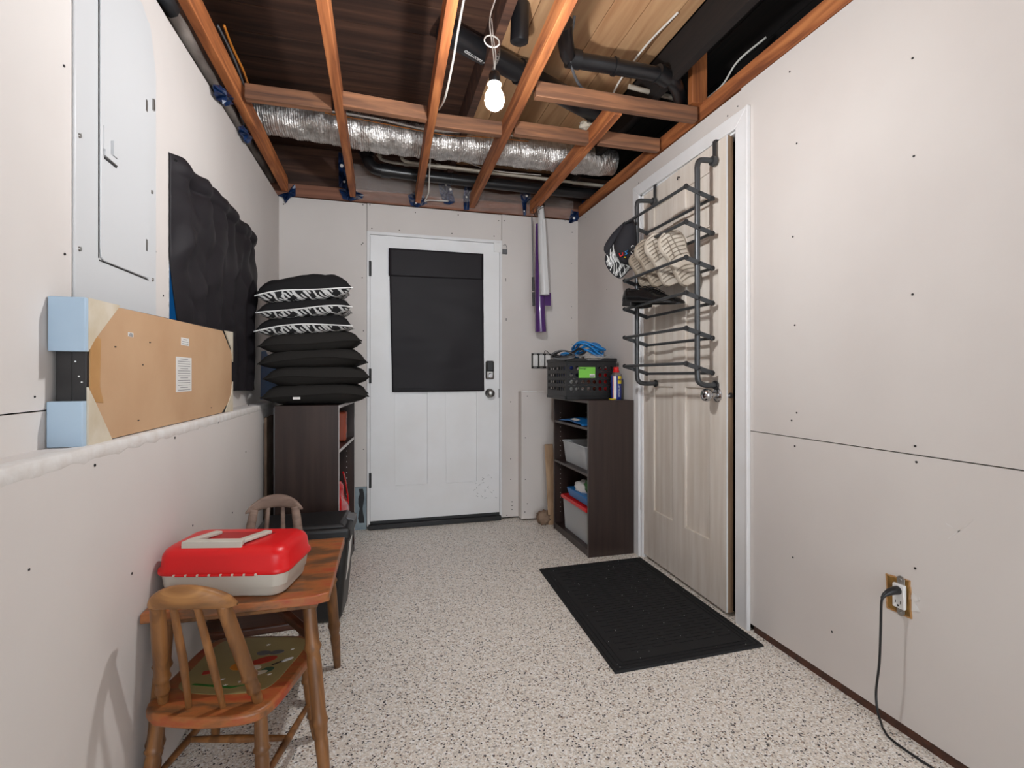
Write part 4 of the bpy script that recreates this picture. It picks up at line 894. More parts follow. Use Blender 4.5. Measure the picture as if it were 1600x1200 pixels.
text('can_text', 'SPECIALIST', .016, sc_+Vector((.004, -.0345, .055)), (PI/2, -PI/2, .15), M['white'], t)
obj('straw', mb().tube([sc_+Vector((-.030, -.020, .004)), sc_+Vector((-.030, -.020, .145))], .0018, 6), M['redpl'], t)
tag(obj('yellow_clip', mb().box((1.385, 2.80, .9265), (1.425, 2.825, .933)), M['yellow'], bevel=.002), 'small yellow clip lying left of the spray can', 'clip')

# leaning board and brown bag in the corner
t = thing('leaning_board', 'pale narrow board standing between the drywall box and the right bookcase', 'board', (1.24, 3.45, 0))
obj('board_body', mb().hexa([(1.195, 3.40, 0), (1.26, 3.40, 0), (1.27, 3.43, 0), (1.205, 3.43, 0), (1.185, 3.46, .57), (1.25, 3.46, .57), (1.26, 3.49, .57), (1.195, 3.49, .57)]), M['rawwood'], t, bevel=.002)
tag(obj('paper_bag', blob((1.17, 3.44, .045), (.05, .055, .05), .5, 3.5), M['brownbag'], smooth=True), 'crumpled brown paper bag on the floor beside the right bookcase', 'bag')
# brown panel added for a strip of shade and a cable behind left bookcase
t = thing('shade_panel', 'narrow grey-brown panel standing in for shade on the wall behind the left bookcase', 'panel', (-.52, 2.78, 0))
obj('panel_body', mb().box((XLL+.001, 2.78, 0), (XLL+.012, 2.96, .86)), M['brownbag'], t); obj('panel_edge', mb().box((XLL+.012, 2.955, 0), (XLL+.018, 2.963, .9)), M['edge'], t)

# --- contents, left bookcase
t = thing('orange_box', 'orange box standing on the top shelf of the left bookcase', 'box', (-.23, 3.10, .70))
obj('box_body', mb().box((-.30, 2.96, .702), (-.165, 3.10, .868)), M['orange'], t, bevel=.012); obj('dark_mark', mb().box((-.1652, 3.02, .79), (-.1640, 3.05, .83)).box((-.1652, 2.98, .72), (-.1640, 3.06, .745)), M['blackpl'], t)
t = thing('red_bag', 'shiny red bag with handles at the bottom of the left bookcase', 'bag', (-.25, 3.0, .05))
obj('bag_body', blob((-.235, 2.98, .265), (.08, .17, .215), .25, 2.4, 30, 18), M['red'], t, smooth=True)
obj('bag_handle', mb().tube(bez([(-.17, 2.80, .56), (-.165, 2.90, .50), (-.165, 3.0, .44), (-.16, 3.07, .36), (-.16, 3.10, .25)], 6), .005, 6), M['red'], t, smooth=True)

# ================================================================== CUSHIONS
def cushion(label, cx, cy, z0, hw, T, rz, pat, seed, tx=0, ty=0, m='pillow', hump=0):
    t = thing('cushion', label, 'cushion', (cx, cy, z0), rz, group='cushions stacked on the left bookcase')
    t.rotation_euler = (tx, ty, rz)
    def surf(u, v, s):
        a, b = 2*u-1, 2*v-1
        x = hw*a*(1-.09*(1-b*b)*abs(a)**2); y = hw*b*(1-.09*(1-a*a)*abs(b)**2)
        h = min(1.0, 1.16*((1-a**4)*(1-b**4))**.46) if abs(a) < 1 and abs(b) < 1 else 0
        if s > 0 and hump: h += hump*((1-a*a)*(1-b*b))
        n_ = noise.noise(Vector((a*1.8+seed, b*1.8, s)))*.12+noise.noise(Vector((a*5+seed, b*5, s)))*.07
        dr_ = -.014*(abs(a)**3*abs(b)**3)
        return Vector((x, y, T/2+s*T/2*h*(1+n_)*(1.0 if s > 0 else .96)+dr_+.006*math.sin(3*a+seed)*(1-h)))
    n = 26
    obj('top_cover', mb().grid(lambda u, v: surf(u, v, 1), n, n), M[m], t, smooth=True, local=True)
    obj('bottom_cover', mb().grid(lambda u, v: surf(u, v, -1), n, n), M['tribal' if pat else m], t, smooth=True, local=True, label='black and white patterned underside' if pat else None)
    ring = [surf(i/n, 0, 1) for i in range(n)]+[surf(1, i/n, 1) for i in range(n)]+[surf(1-i/n, 1, 1) for i in range(n)]+[surf(0, 1-i/n, 1) for i in range(n)]
    obj('piping', mb().tube(ring, .0034 if pat else .003, 6, closed=True), M['white' if pat else m], t, smooth=True, local=True, label='white piping' if pat else None)
    return t
zc = .929; H_ = [.094, .090, .090, .092, .086, .086, .105]
HW = [.250, .250, .246, .240, .226, .222, .226]; CXs = [-.292, -.288, -.300, -.315, -.345, -.345, -.350]
RZ_ = [.02, .05, -.03, .03, .02, .04, .07]
LB = ['plain black cushion at the very bottom of the stack, lying on the bookcase', 'plain black cushion second from the bottom of the stack', 'plain black cushion in the middle of the stack, third from the bottom', 'topmost of the plain black cushions, just under the patterned ones',
      'lowest of the three cushions with black and white patterned undersides', 'middle one of the three cushions with patterned undersides', 'plump patterned cushion on the very top of the stack']
for i in range(7):
    cushion(LB[i], CXs[i], 2.885-.012*(i > 3), zc, HW[i], H_[i]*1.10, RZ_[i], i > 3, i*3.7, tx=[0, 0, 0, .04, .06, .05, .07][i], ty=[0, -.02, -.045, -.075, -.09, -.10, -.15][i], hump=.5 if i == 6 else 0, m='pillow2' if i < 4 else 'pillow')
    zc += H_[i]*.985
tagw = obj('care_tag', mb().box((-.105, -.2585, .028), (-.072, -.2545, .040)), M['paper'], bpy.data.objects['cushion'], local=True)

# ================================================================== BIN
bn = thing('waste_bin', 'black plastic lidded bin on the floor in front of the left bookcase', 'bin', (-.30, 2.42, 0))
def q4(x0, x1n, x1f, y0, y1, z): return [(x0, y0, z), (x1n, y0, z), (x1f, y1, z), (x0, y1, z)]
obj('bin_body', mb().hexa(q4(-.47, -.150, -.130, 2.295, 2.50, .002)+q4(-.49, -.118, -.098, 2.275, 2.525, .37)), M['blackpl'], bn, bevel=.022, seg=4)
obj('bin_rim', mb().hexa(q4(-.505, -.108, -.088, 2.262, 2.54, .362)+q4(-.502, -.110, -.090, 2.264, 2.538, .415)), M['blackpl'], bn, bevel=.014, seg=4)
obj('lid', mb().hexa(q4(-.49, -.128, -.110, 2.285, 2.53, .412)+q4(-.475, -.150, -.128, 2.300, 2.522, .430)), M['blackpl'], bn, bevel=.008, seg=3)
obj('lid_latch', mb().hexa([(-.134, 2.40, .412), (-.098, 2.40, .400), (-.093, 2.49, .400), (-.130, 2.49, .412), (-.132, 2.402, .428), (-.096, 2.402, .417), (-.091, 2.488, .417), (-.128, 2.488, .428)]), M['greypl'], bn, bevel=.003, label='grey latch at the right edge')
def bs(y, z): return Vector((-.150+.02*(y-2.295)/.205+.032*z/.37+.002, y, z))
obj('side_label', mb().prism([bs(2.33, .17), bs(2.335, .335), bs(2.40, .345), bs(2.39, .21)], (0, 0, 0), (.0015, 0, 0)), M['paper'], bn, label='white paper label on the side')

# ================================================================== TABLE AND CHAIRS
tb = thing('kids_table', 'small low wooden table with worn red and orange paint against the left wall', 'table', (-.33, 1.62, 0))
TZ = .5
tp = [(-.546, 1.385), (-.155, 1.385), (-.120, 1.400), (-.108, 1.868), (-.546, 1.872)]
obj('tabletop', mb().prism([Vector((x, y, TZ-.024)) for x, y in tp], (0, 0, 0), (0, 0, .024)), M['tabletop'], tb, bevel=.003)
obj('apron', mb().box((-.52, 1.405, TZ-.040), (-.150, 1.425, TZ-.0245)), M['legwood'], tb, bevel=.002)
obj('apron', mb().box((-.52, 1.835, TZ-.05), (-.15, 1.852, TZ-.0245)), M['legwood'], tb, bevel=.002)
def turned(p0, p1, r, name, par, m, local=False, rings=(.25, .62, .66)):
    p0, p1 = Vector(p0), Vector(p1); L = (p1-p0).length; ax = (p1-p0).normalized(); pr = []
    N = 40
    for i in range(N+1):
        s_ = i/N; k = 1+.10*math.sin(s_*PI*1.2)-.22*max(0, s_-.72)/.28
        for q in rings: k += .30*math.exp(-((s_-q)/.014)**2)-.16*math.exp(-((s_-q-.035)/.014)**2)
        pr.append((r*k, s_*L))
    return obj(name, mb().lathe(pr, p0, ax, 14), M[m], par, smooth=True, local=local)
for (a, b) in (((-.175, 1.432, TZ-.026), (-.122, 1.350, 0)), ((-.160, 1.82, TZ-.026), (-.138, 1.945, 0)), ((-.505, 1.432, TZ-.026), (-.528, 1.385, 0)), ((-.505, 1.82, TZ-.026), (-.525, 1.935, 0))):
    turned(a, b, .0165, 'leg', tb, 'legwood')
obj('brace', mb().beam((-.47, 1.83, TZ-.045), (-.16, 1.44, .36), .02, .022), M['legdark'], tb, bevel=.003, label='dark diagonal brace under the top')
obj('brace', mb().beam((-.50, 1.45, TZ-.04), (-.18, 1.82, TZ-.05), .02, .022), M['legdark'], tb, bevel=.003)

def chair(label, loc, rz, woodm, crestm, pad, seatm):
    t = thing('kids_chair', label, 'chair', loc, rz)
    SZ = .290; pts = []
    ctrl = [(-.105, -.175), (0, -.188), (.105, -.175), (.148, -.13), (.160, 0), (.163, .11), (.140, .165), (.09, .18), (-.09, .18), (-.140, .165), (-.163, .11), (-.160, 0), (-.148, -.13)]
    cl = ctrl+[ctrl[0]]; sp = bez([(x, y, 0) for x, y in cl], 4)[:-1]
    obj('seat', mb().prism([Vector((p.x, p.y, SZ-.026)) for p in sp], (0, 0, 0), (0, 0, .026)), M[seatm], t, local=True, bevel=.007, seg=3)
    for (x, y) in ((-.12, -.13), (.12, -.13), (-.125, .125), (.125, .125)):
        turned((x, y, SZ-.026), (x*1.18, y*1.22, 0), .0145, 'leg', t, woodm, True, (.3, .72))
    for (a, b) in (((-.13, -.14, .11), (-.132, .138, .11)), ((.13, -.14, .11), (.132, .138, .11)), ((-.132, 0, .11), (.132, 0, .11))):
        obj('stretcher', mb().tube([a, Vector(a).lerp(Vector(b), .5), b], [.007, .010, .007], 10), M[woodm], t, local=True, smooth='auto')
    for s_ in (-1, 1):
        turned((s_*.072, -.207, .562), (s_*.113, -.125, SZ-.004), .0150, 'back_post', t, woodm, True, (.72, .86))
        obj('spindle', mb().tube([(s_*.026, -.224, .562), (s_*.032, -.18, .42), (s_*.040, -.145, SZ-.004)], [.0075, .009, .0065], 10), M[woodm], t, local=True, smooth='auto')
    # crest rail: bowed in plan, humped on top
    def cr(u, v):
        a = 2*u-1; x = .100*a; yc = -.230+.034*a*a; hump = .046*(1-abs(a)**2.2); zb = .546+.016*(1-a*a)
        zt_ = .566+hump; k = 2*PI*v; hy = .0125; hz = (zt_-zb)/2
        e = max(.30, (1-abs(a)**14))
        return Vector((x, yc+hy*math.copysign(abs(math.cos(k))**.6, math.cos(k))*e, (zt_+zb)/2+hz*math.copysign(abs(math.sin(k))**.6, math.sin(k))*e))
    obj('crest_rail', mb().grid(cr, 30, 20), M[crestm], t, local=True, smooth=True)
    if pad:
        q = [(x*.80, y*.72+.035) for x, y in ctrl]; q = bez([(x, y, 0) for x, y in q+[q[0]]], 4)[:-1]
        pd = obj('seat_decal', mb().prism([Vector((p.x, p.y, SZ)) for p in q], (0, 0, 0), (0, 0, .0012)), M['decal'], t, local=True, label='olive green painted picture on the seat')
        def flat(name, poly, m_, dz=.0012):
            obj(name, mb().prism([Vector((x, y, SZ+dz)) for x, y in poly], (0, 0, 0), (0, 0, .0006)), m_, pd, local=True)
        def ell(cx, cy, rx, ry, rot=0, n=14): return [(cx+rx*math.cos(a)*math.cos(rot)-ry*math.sin(a)*math.sin(rot), cy+rx*math.cos(a)*math.sin(rot)+ry*math.sin(a)*math.cos(rot)) for a in [2*PI*k/n for k in range(n)]]
        flat('green_stem', [(-.085, -.062), (.02, -.078), (.06, -.060), (.02, -.070), (-.08, -.056)], M['leaf'])
        flat('orange_shape', ell(-.005, .02, .026, .020, .3), mat('decal_orange', s2l(206, 128, 34), .5))
        flat('red_shape', ell(.045, .045, .034, .016, .5), mat('decal_red', s2l(168, 52, 32), .5), .0014)
        flat('grey_shape', ell(.028, .082, .020, .012), M['greypl']); flat('grey_shape', ell(.062, .085, .020, .011, .3), M['greypl'])
        flat('green_shape', ell(.075, .0, .017, .012, .6), mat('decal_green', s2l(44, 78, 56), .5), .0014)
        flat('white_shape', ell(.055, -.015, .026, .009, .4), M['cream'], .0016); flat('white_shape', ell(.040, .010, .014, .010), M['cream'], .0018)
        flat('white_shape', ell(.108, .048, .016, .006, .7), M['white']); flat('dark_line', [(.078, .020), (.100, .040), (.097, .044), (.075, .024)], M['blacktext'])
        flat('red_patch', [(-.085, -.020), (-.060, -.012), (-.066, .004), (-.090, -.004)], mat('decal_red2', s2l(176, 58, 44), .5))
        for (x, y) in ((-.02, -.04), (.03, -.050), (.09, -.02), (.10, .10), (-.03, .09), (.0, -.065), (-.05, -.03), (.02, .125)):
            flat('white_star', [(x+(.006 if k % 2 else .0018)*math.cos(k*PI/5), y+(.006 if k % 2 else .0018)*math.sin(k*PI/5)) for k in range(10)], M['white'])
    return t
M['seatpaint'] = worn_paint('worn_seat_paint', 0)
chair('small wooden spindle-back chair with a painted seat, tucked under the near side of the table', (-.352, 1.468, 0), math.radians(-14), 'legwood', 'crest', True, 'seatpaint')
chair('small wooden chair with a weathered grey crest rail on the far side of the table', (-.365, 1.885, 0), math.radians(183), 'greywood', 'greywood', False, 'legdark')

# tackle box on the table
tk = thing('tackle_box', 'red and off-white plastic tackle box with a carry handle, standing on the low table', 'tool box', (-.364, 1.522, TZ+.001), math.radians(-13))
def rrect(a, b, r, n=5):
    o_ = []
    for (sx, sy, a0) in ((1, 1, 0), (-1, 1, PI/2), (-1, -1, PI), (1, -1, 1.5*PI)):
        for k in range(n+1): an = a0+PI/2*k/n; o_.append((sx*(a-r)+r*math.cos(an), sy*(b-r)+r*math.sin(an)))
    return o_
def loft(rings, caps=True):
    m = mb(); n = len(rings[0][0]); vs = []
    for (poly, z) in rings: vs += [(x, y, z) for x, y in poly]
    fs = []
    for i in range(len(rings)-1):
        for k in range(n): fs.append((i*n+k, i*n+(k+1) % n, (i+1)*n+(k+1) % n, (i+1)*n+k))
    if caps: fs += [tuple(range(n-1, -1, -1)), tuple((len(rings)-1)*n+k for k in range(n))]
    return m.add(vs, fs)
A_, B_ = .167, .100
obj('base_tray', loft([(rrect(A_-.024, B_-.018, .03), 0), (rrect(A_-.016, B_-.011, .035), .006), (rrect(A_-.012, B_-.007, .035), .026), (rrect(A_-.010, B_-.005, .035), .028), (rrect(A_-.006, B_-.001, .035), .064)]), M['crampl'], tk, local=True, smooth='auto')
obj('lid', loft([(rrect(A_, B_+.003, .036), .062), (rrect(A_+.001, B_+.004, .036), .065), (rrect(A_, B_+.003, .036), .074), (rrect(A_-.004, B_-.001, .036), .078), (rrect(A_-.006, B_-.004, .036), .106), (rrect(A_-.011, B_-.010, .036), .118), (rrect(A_-.022, B_-.022, .03), .126), (rrect(A_-.034, B_-.034, .025), .1285)]), M['redpl'], tk, local=True, smooth=True, label='red domed lid')
ZT_ = .1275
obj('handle_recess', mb().prism([Vector((x, y, ZT_)) for x, y in ((-.112, -.074), (.052, -.074), (.088, .030), (.060, .040), (-.062, .040), (-.088, .030))], (0, 0, 0), (0, 0, .0022)), M['recess'], tk, local=True, bevel=.001, label='deep red handle recess')
hd = mb().hexa([(-.108, -.080, .120), (.046, -.080, .120), (.044, -.060, .124), (-.100, -.060, .124), (-.108, -.078, .141), (.046, -.078, .141), (.044, -.058, .143), (-.100, -.058, .143)])
obj('handle', hd, M['crampl'], tk, local=True, bevel=.002)
for (a, b) in (((-.096, -.062, .137), (-.066, .026, .134)), ((.038, -.062, .137), (.070, .026, .134))):
    obj('handle_arm', mb().beam(a, b, .022, .009), M['crampl'], tk, local=True, bevel=.002)
hg = mb()
obj('hinge_rod', mb().tube([(-.110, -B_-.004, .063), (.095, -B_-.004, .063)], .0028, 8), M['redpl'], tk, local=True)
for i in range(8): hg.lathe([(.0038, 0), (.0038, .005)], (-.112+i*.029, -B_-.004, .063), (1, 0, 0), 8)
obj('hinge_knuckles', hg, M['crampl'], tk, local=True, kind='stuff')

# ================================================================== RIGHT SIDE
# doormat
mm = [(.868, 2.622), (1.497, 2.636), (1.480, 1.646), (.828, 1.634)]
dm = thing('doormat', 'black ribbed rubber doormat lying before the right door', 'doormat', (1.17, 2.13, 0))
def bil(u, v, z): 
    p = [Vector((x, y, 0)) for x, y in mm]; a = p[0].lerp(p[1], u); b = p[3].lerp(p[2], u); q = a.lerp(b, v); q.z = z; return q
obj('mat_base', mb().hexa([bil(0, 1, .001), bil(1, 1, .001), bil(1, 0, .001), bil(0, 0, .001), bil(0.004, .997, .009), bil(.996, .997, .009), bil(.996, .003, .009), bil(.004, .003, .009)]), M['rubber'], dm)
rb = mb()
for k in range(3):
    e = .02+.028*k
    c_ = [bil(e, e*.65, .010), bil(1-e, e*.65, .010), bil(1-e, 1-e*.65, .010), bil(e, 1-e*.65, .010)]
    for i in range(4): rb.beam(c_[i], c_[(i+1) % 4], .006, .004)
obj('border_rib', rb, M['rubber'], dm, kind='stuff')
rb = mb()
for i in range(36):
    v0 = .09+.82*i/36
    for k in range(5):
        u0 = .12+k*.154; off = .077 if i % 2 else 0
        a, b = u0+off*.8, min(u0+off*.8+.12, .885)
        if b-a > .02: rb.beam(bil(a, v0, .0098), bil(b, v0, .0098), .012, .0030)
obj('brick_ribs', rb, M['rubber'], dm, kind='stuff')
lint = mb(); random.seed(11)
for i in range(70):
    q = bil(random.random(), random.random(), .0118); lint.disc(q, (0, 0, 1), random.uniform(.0006, .0018), 5, .0006)
obj('lint_specks', lint, M['paper'], dm, kind='stuff')

# outlet with plug and cord
OX = XR
ot = thing('power_outlet', 'white duplex outlet without a cover in a ragged drywall hole', 'outlet', (OX, 1.14, .41))
g = [at(1386, 897, 'x', OX), at(1387, 949, 'x', OX), at(1424, 966, 'x', OX), at(1422, 908, 'x', OX)]
obj('wall_hole', mb().prism([p for p in g], (-.0008, 0, 0), (-.0004, 0, 0)), M['brass'], ot, label='brown ragged opening')
rg = mb()
for i in range(4):
    a, b = g[i], g[(i+1) % 4]
    for k in range(6): p = a.lerp(b, k/6); q = a.lerp(b, (k+1.1)/6); rg.beam(p+Vector((-.001, random.uniform(-.002, .002), random.uniform(-.002, .002))), q+Vector((-.001, 0, 0)), .004, .003, up=(1, 0, 0))
obj('torn_edge', rg, M['kraft_tape'], ot)
oc = at(1407, 931, 'x', OX-.004)
obj('yoke', mb().box((OX-.004, oc.y-.012, oc.z-.053), (OX-.002, oc.y+.012, oc.z+.053)), M['steel'], ot, bevel=.0008)
for s_ in (-1, 1): obj('yoke_ear', mb().lathe([(.010, 0), (.010, .002)], (OX-.0025, oc.y, oc.z+s_*.050), (-1, 0, 0), 14).lathe([(.004, 0), (.003, .004)], (OX-.004, oc.y, oc.z+s_*.049), (-1, 0, 0), 10), M['steel'], ot, smooth='auto')
fcp = obj('receptacle_face', mb().box((OX-.014, oc.y-.018, oc.z-.036), (OX-.003, oc.y+.018, oc.z+.036)), M['white'], ot, bevel=.003)
for s_ in (-1,):
    zz = oc.z-.018
    obj('slot', mb().box((OX-.0146, oc.y-.009, zz-.003), (OX-.0138, oc.y-.0065, zz+.006)).box((OX-.0146, oc.y+.0065, zz-.003), (OX-.0138, oc.y+.009, zz+.005)).lathe([(.003, 0), (.003, .0008)], (OX-.0138, oc.y, zz-.009), (-1, 0, 0), 8), M['hole'], fcp)
tr = [at(x, y, 'x', OX) for x, y in ((1425, 926), (1437, 933), (1438, 938), (1430, 940), (1434, 949), (1438, 956), (1425, 954))]
obj('torn_paper', mb().prism(tr, (-.002, 0, 0), (-.0005, 0, 0)), M['compound'], ot, label='torn pale drywall paper')
pc = thing('extension_cord', 'black power cord plugged into the outlet and hanging to the floor', 'power cord', (OX-.05, 1.15, .44))
pl = Vector((OX-.014, oc.y, oc.z+.018))
obj('plug', mb().tube([pl, pl+Vector((-.012, .001, 0)), pl+Vector((-.030, .004, -.004)), pl+Vector((-.044, .007, -.012)), pl+Vector((-.052, .008, -.022))], [.012, .012, .010, .0065, .0045], 12), M['blackpl'], pc, smooth='auto')
XC = OX-.066
cp = [pl+Vector((-.050, .008, -.018))]+[at(x, y, 'x', XC) for x, y in ((1377, 945), (1376, 985), (1374, 1035), (1369, 1080))]+[at(1371, 1110, 'x', XC-.01), at(1377, 1130, 'z', .03), at(1381, 1140, 'z', .004)]
cp += [cp[-1]+Vector((-.02, -.05, .0)), cp[-1]+Vector((-.01, -.2, .0)), cp[-1]+Vector((.05, -.5, 0))]
obj('cord_run', mb().tube(bez(cp, 8), .0034, 8), M['blackpl'], pc, smooth=True)
tag(obj('wire_stub', mb().tube([(XR-.004, 2.99, 1.005), (XR-.004, 3.2, 1.02)], .002, 5).tube([(XR-.004, 2.99, .99), (XR-.004, 3.2, 1.005)], .0015, 5), M['cpvc']), 'thin wire along the right wall behind the spray can', 'wire')

# over-door shoe rack
rk = thing('shoe_rack', 'dark grey metal over-the-door shoe rack on the right door', 'shoe rack', (1.45, 2.23, 1.03))
RXu = 1.40; YN, YFR = 1.960, 2.502
DXF = lambda y: 1.531-(2.668-y)*math.tan(ang)        # door face
for y in (YN, YFR):
    xd = DXF(y)
    pts = [(xd-.004, y, 2.052), (xd-.05, y, 2.052), (RXu+.012, y, 2.046), (RXu, y, 2.018), (RXu, y, 1.96), (RXu, y, 1.6), (RXu, y, 1.2), (RXu, y, 1.085), (RXu+.008, y, 1.045), (RXu+.04, y, 1.030), (xd-.02, y, 1.030), (xd-.004, y, 1.030)]
    obj('frame_tube', mb().tube(bez(pts, 5), .0125, 12), M['rack'], rk, smooth='auto')
    obj('foot_cap', mb().lathe([(.019, 0), (.021, .004), (.019, .010)], (xd-.014, y, 1.030), (1, 0, 0), 14), M['blackpl'], rk, smooth='auto')
    hk_ = obj('door_hook', mb().box((xd-.016, y-.012, 2.03), (xd-.013, y+.012, 2.147)).box((xd-.016, y-.012, 2.144), (xd+.045, y+.012, 2.147)), M['rack'], rk, bevel=.001)
    obj('hook_knob', mb().lathe([(.021, 0), (.022, .008), (.021, .020)], (xd-.030, y, 2.052), (1, 0, 0), 14), M['rack'], rk, smooth='auto')
for k in range(6):
    zf_ = 1.127+.158*k; zb_2 = zf_-.042; ya_, yb_ = YN, YFR
    xf, xb = 1.332, 1.468-(0.0)
    obj('front_bar', mb().tube([(xf, ya_-.006, zf_), (xf, yb_+.006, zf_)], .0075, 10), M['rack'], rk, smooth='auto')
    obj('rear_bar', mb().tube([(xb, ya_-.006, zb_2), (xb, yb_+.006, zb_2)], .0075, 10), M['rack'], rk, smooth='auto')
    for y in (ya_-.012, yb_+.012):
        arm = obj('side_arm', mb().beam((xf-.004, y, zf_), (xb+.004, y, zb_2), .006, .021), M['rack'], rk, bevel=.002)
        s_ = -1 if y < 2.2 else 1
        for (ex, ez) in ((xf, zf_), (xb, zb_2)):
            obj('end_cap', mb().lathe([(.0115, 0), (.0115, .006), (.005, .008)], (ex, y, ez), (0, s_, 0), 12), M['blackpl'], arm, smooth='auto')
        obj('rivet', mb().lathe([(.006, 0), (.004, .006)], (RXu, y+s_*.004, (zf_+zb_2)/2), (0, s_, 0), 8), M['blackpl'], arm, smooth='auto')

# shoes -----------------------------------------------------------
SW = [(0, .018), (.04, .030), (.12, .036), (.28, .037), (.42, .038), (.58, .041), (.72, .049), (.84, .047), (.93, .036), (.98, .020), (1, .006)]
def sw(s_):
    for (a, x), (b, y) in zip(SW, SW[1:]):
        if a <= s_ <= b: return x+(y-x)*(s_-a)/(b-a)
    return .006
def sole_poly(L, k=1.0, n=22):
    ss = [i/n for i in range(n+1)]; return [(L*s_, k*sw(s_)) for s_ in ss]+[(L*s_, -k*sw(s_)) for s_ in reversed(ss)]
def shoe(name, label, rot, loc, L, kind, m_up, m_sole, group=None, wk=1.0):
    t = thing(name, label, 'shoe', loc, rot=rot, group=group)
    if kind == 'dress':
        so = mb().prism([Vector((x, y, .020)) for x, y in sole_poly(L)], (0, 0, 0), (0, 0, .008))
        obj('sole', so, M[m_sole], t, local=True, bevel=.002)
        hp_ = [(x, y*.97) for x, y in sole_poly(L) if x < L*.27]; 
        obj('heel', mb().prism([Vector((x, y, 0)) for x, y in hp_], (0, 0, 0), (0, 0, .021)), M[m_sole], t, local=True, bevel=.002)
        top = [(0, .090), (.06, .106), (.2, .106), (.36, .104), (.5, .086), (.65, .064), (.8, .052), (.92, .042), (1, .022)]; z0 = .027
    else:
        so = loft([([(x+.004, y*.86) for x, y in sole_poly(L-.008, wk)], .0), (sole_poly(L, 1.0*wk), .010), (sole_poly(L, 1.04*wk), .024), (sole_poly(L, .98*wk), .030)])
        obj('sole', so, M[m_sole], t, local=True, smooth='auto')
        tr_ = mb()
        for i in range(13):
            s_ = .10+.068*i
            if .36 < s_ < .46: continue
            wv = sw(s_)*.80*wk; N = 6
            pts = [(L*s_+.010*math.cos(q*PI/N*1.0-PI/2)*1.0, wv*(2*q/N-1), -.0018) for q in range(N+1)]
            for a, b in zip(pts, pts[1:]): tr_.beam(a, b, .0035, .004)
        tr_.beam((L*.52, .012, -.0018), (L*.92, .006, -.0018), .003, .004); tr_.beam((L*.52, -.020, -.0018), (L*.88, -.016, -.0018), .003, .004)
        obj('tread_grooves', tr_, M['tread'], t, local=True, kind='stuff')
        top = [(0, .085), (.06, .095), (.2, .085), (.36, .088), (.5, .082), (.65, .064), (.8, .052), (.92, .042), (1, .028)]; z0 = .026
    def tp_(s_):
        for (a, x), (b, y) in zip(top, top[1:]):
            if a <= s_ <= b: return x+(y-x)*(s_-a)/(b-a)
        return top[-1][1]
    def up(u, v):
        s_ = u; an = PI*v; w_ = sw(min(.985, max(.02, s_)))*(.93)*wk
        op = 1-.35*math.exp(-((s_-.2)/.13)**2)*math.sin(an)**4
        k = math.sin(an)**.75
        return Vector((L*(.012+.97*s_), w_*math.cos(an)*(1-.22*k*(1 if s_ < .55 else .5)), z0+(tp_(s_)-z0)*k*op))
    u_ = obj('upper', mb().grid(up, 28, 14), M[m_up], t, local=True, smooth=True, solid=.003)
    # heel cap and lining
    obj('collar', mb().tube([Vector((L*.20+L*.17*math.cos(a), .024*math.sin(a), .083+.006*math.cos(a))) for a in [2*PI*q/18 for q in range(18)]], .005, 6, closed=True), M[m_up], t, local=True, smooth=True)
    obj('tongue', mb().hexa([(L*.34, -.02, .078), (L*.52, -.02, .066), (L*.52, .02, .066), (L*.34, .02, .078), (L*.30, -.018, .102), (L*.5, -.016, .076), (L*.5, .016, .076), (L*.30, .018, .102)]), M[m_up], t, local=True, bevel=.004)
    lc_ = mb()
    for q in range(4): x = L*(.40+.055*q); z = tp_(.40+.055*q)+.004; lc_.tube([(x, -.020, z-.004), (x+.002, 0, z+.003), (x, .020, z-.004)], .0022, 5)
    obj('laces', lc_, M['blackpl'], t, local=True)
    return t
def basis(xa, za):
    xa = Vector(xa).normalized(); za = Vector(za); za = (za-xa*za.dot(xa)).normalized(); ya = za.cross(xa)
    return Matrix((xa, ya, za)).transposed()
for (hx_, hy_, Yp, L, ms, lab, ln) in ((1081, 444, 2.075, .285, 'solew', 'grey-soled sneaker standing toe up on the shoe rack, nearest the camera', .42),
                                   (1053, 445, 2.175, .275, 'solew', 'grey-soled sneaker standing toe up on the shoe rack, second from the camera', .36),
                                   (1034, 446, 2.265, .255, 'solebeige', 'beige-soled shoe on the shoe rack, third from the camera', .36),
                                   (1016, 446, 2.37, .20, 'solebeige', 'small beige-soled shoe on the shoe rack, nearest the cap', .30)):
    shoe('sneaker', lab, basis((-.965*ln, .26*ln, .90), (.42, .90, -.02)), at(hx_, hy_, 'y', Yp), L, 'sneaker', 'fabricblk', ms, wk=1.32)
shoe('dress_shoe', 'black leather lace-up dress shoe on the shoe rack below the sneakers, the one in front', basis((.40, -.90, -.12), (-.12, .22, 1)), (1.290, 2.445, 1.448), .315, 'dress', 'leather', 'soleblk')
shoe('dress_shoe', 'black leather dress shoe lying behind the front one on the shoe rack', basis((.30, -.93, -.10), (-.2, 0, 1)), (1.372, 2.440, 1.44), .30, 'dress', 'leather', 'soleblk')

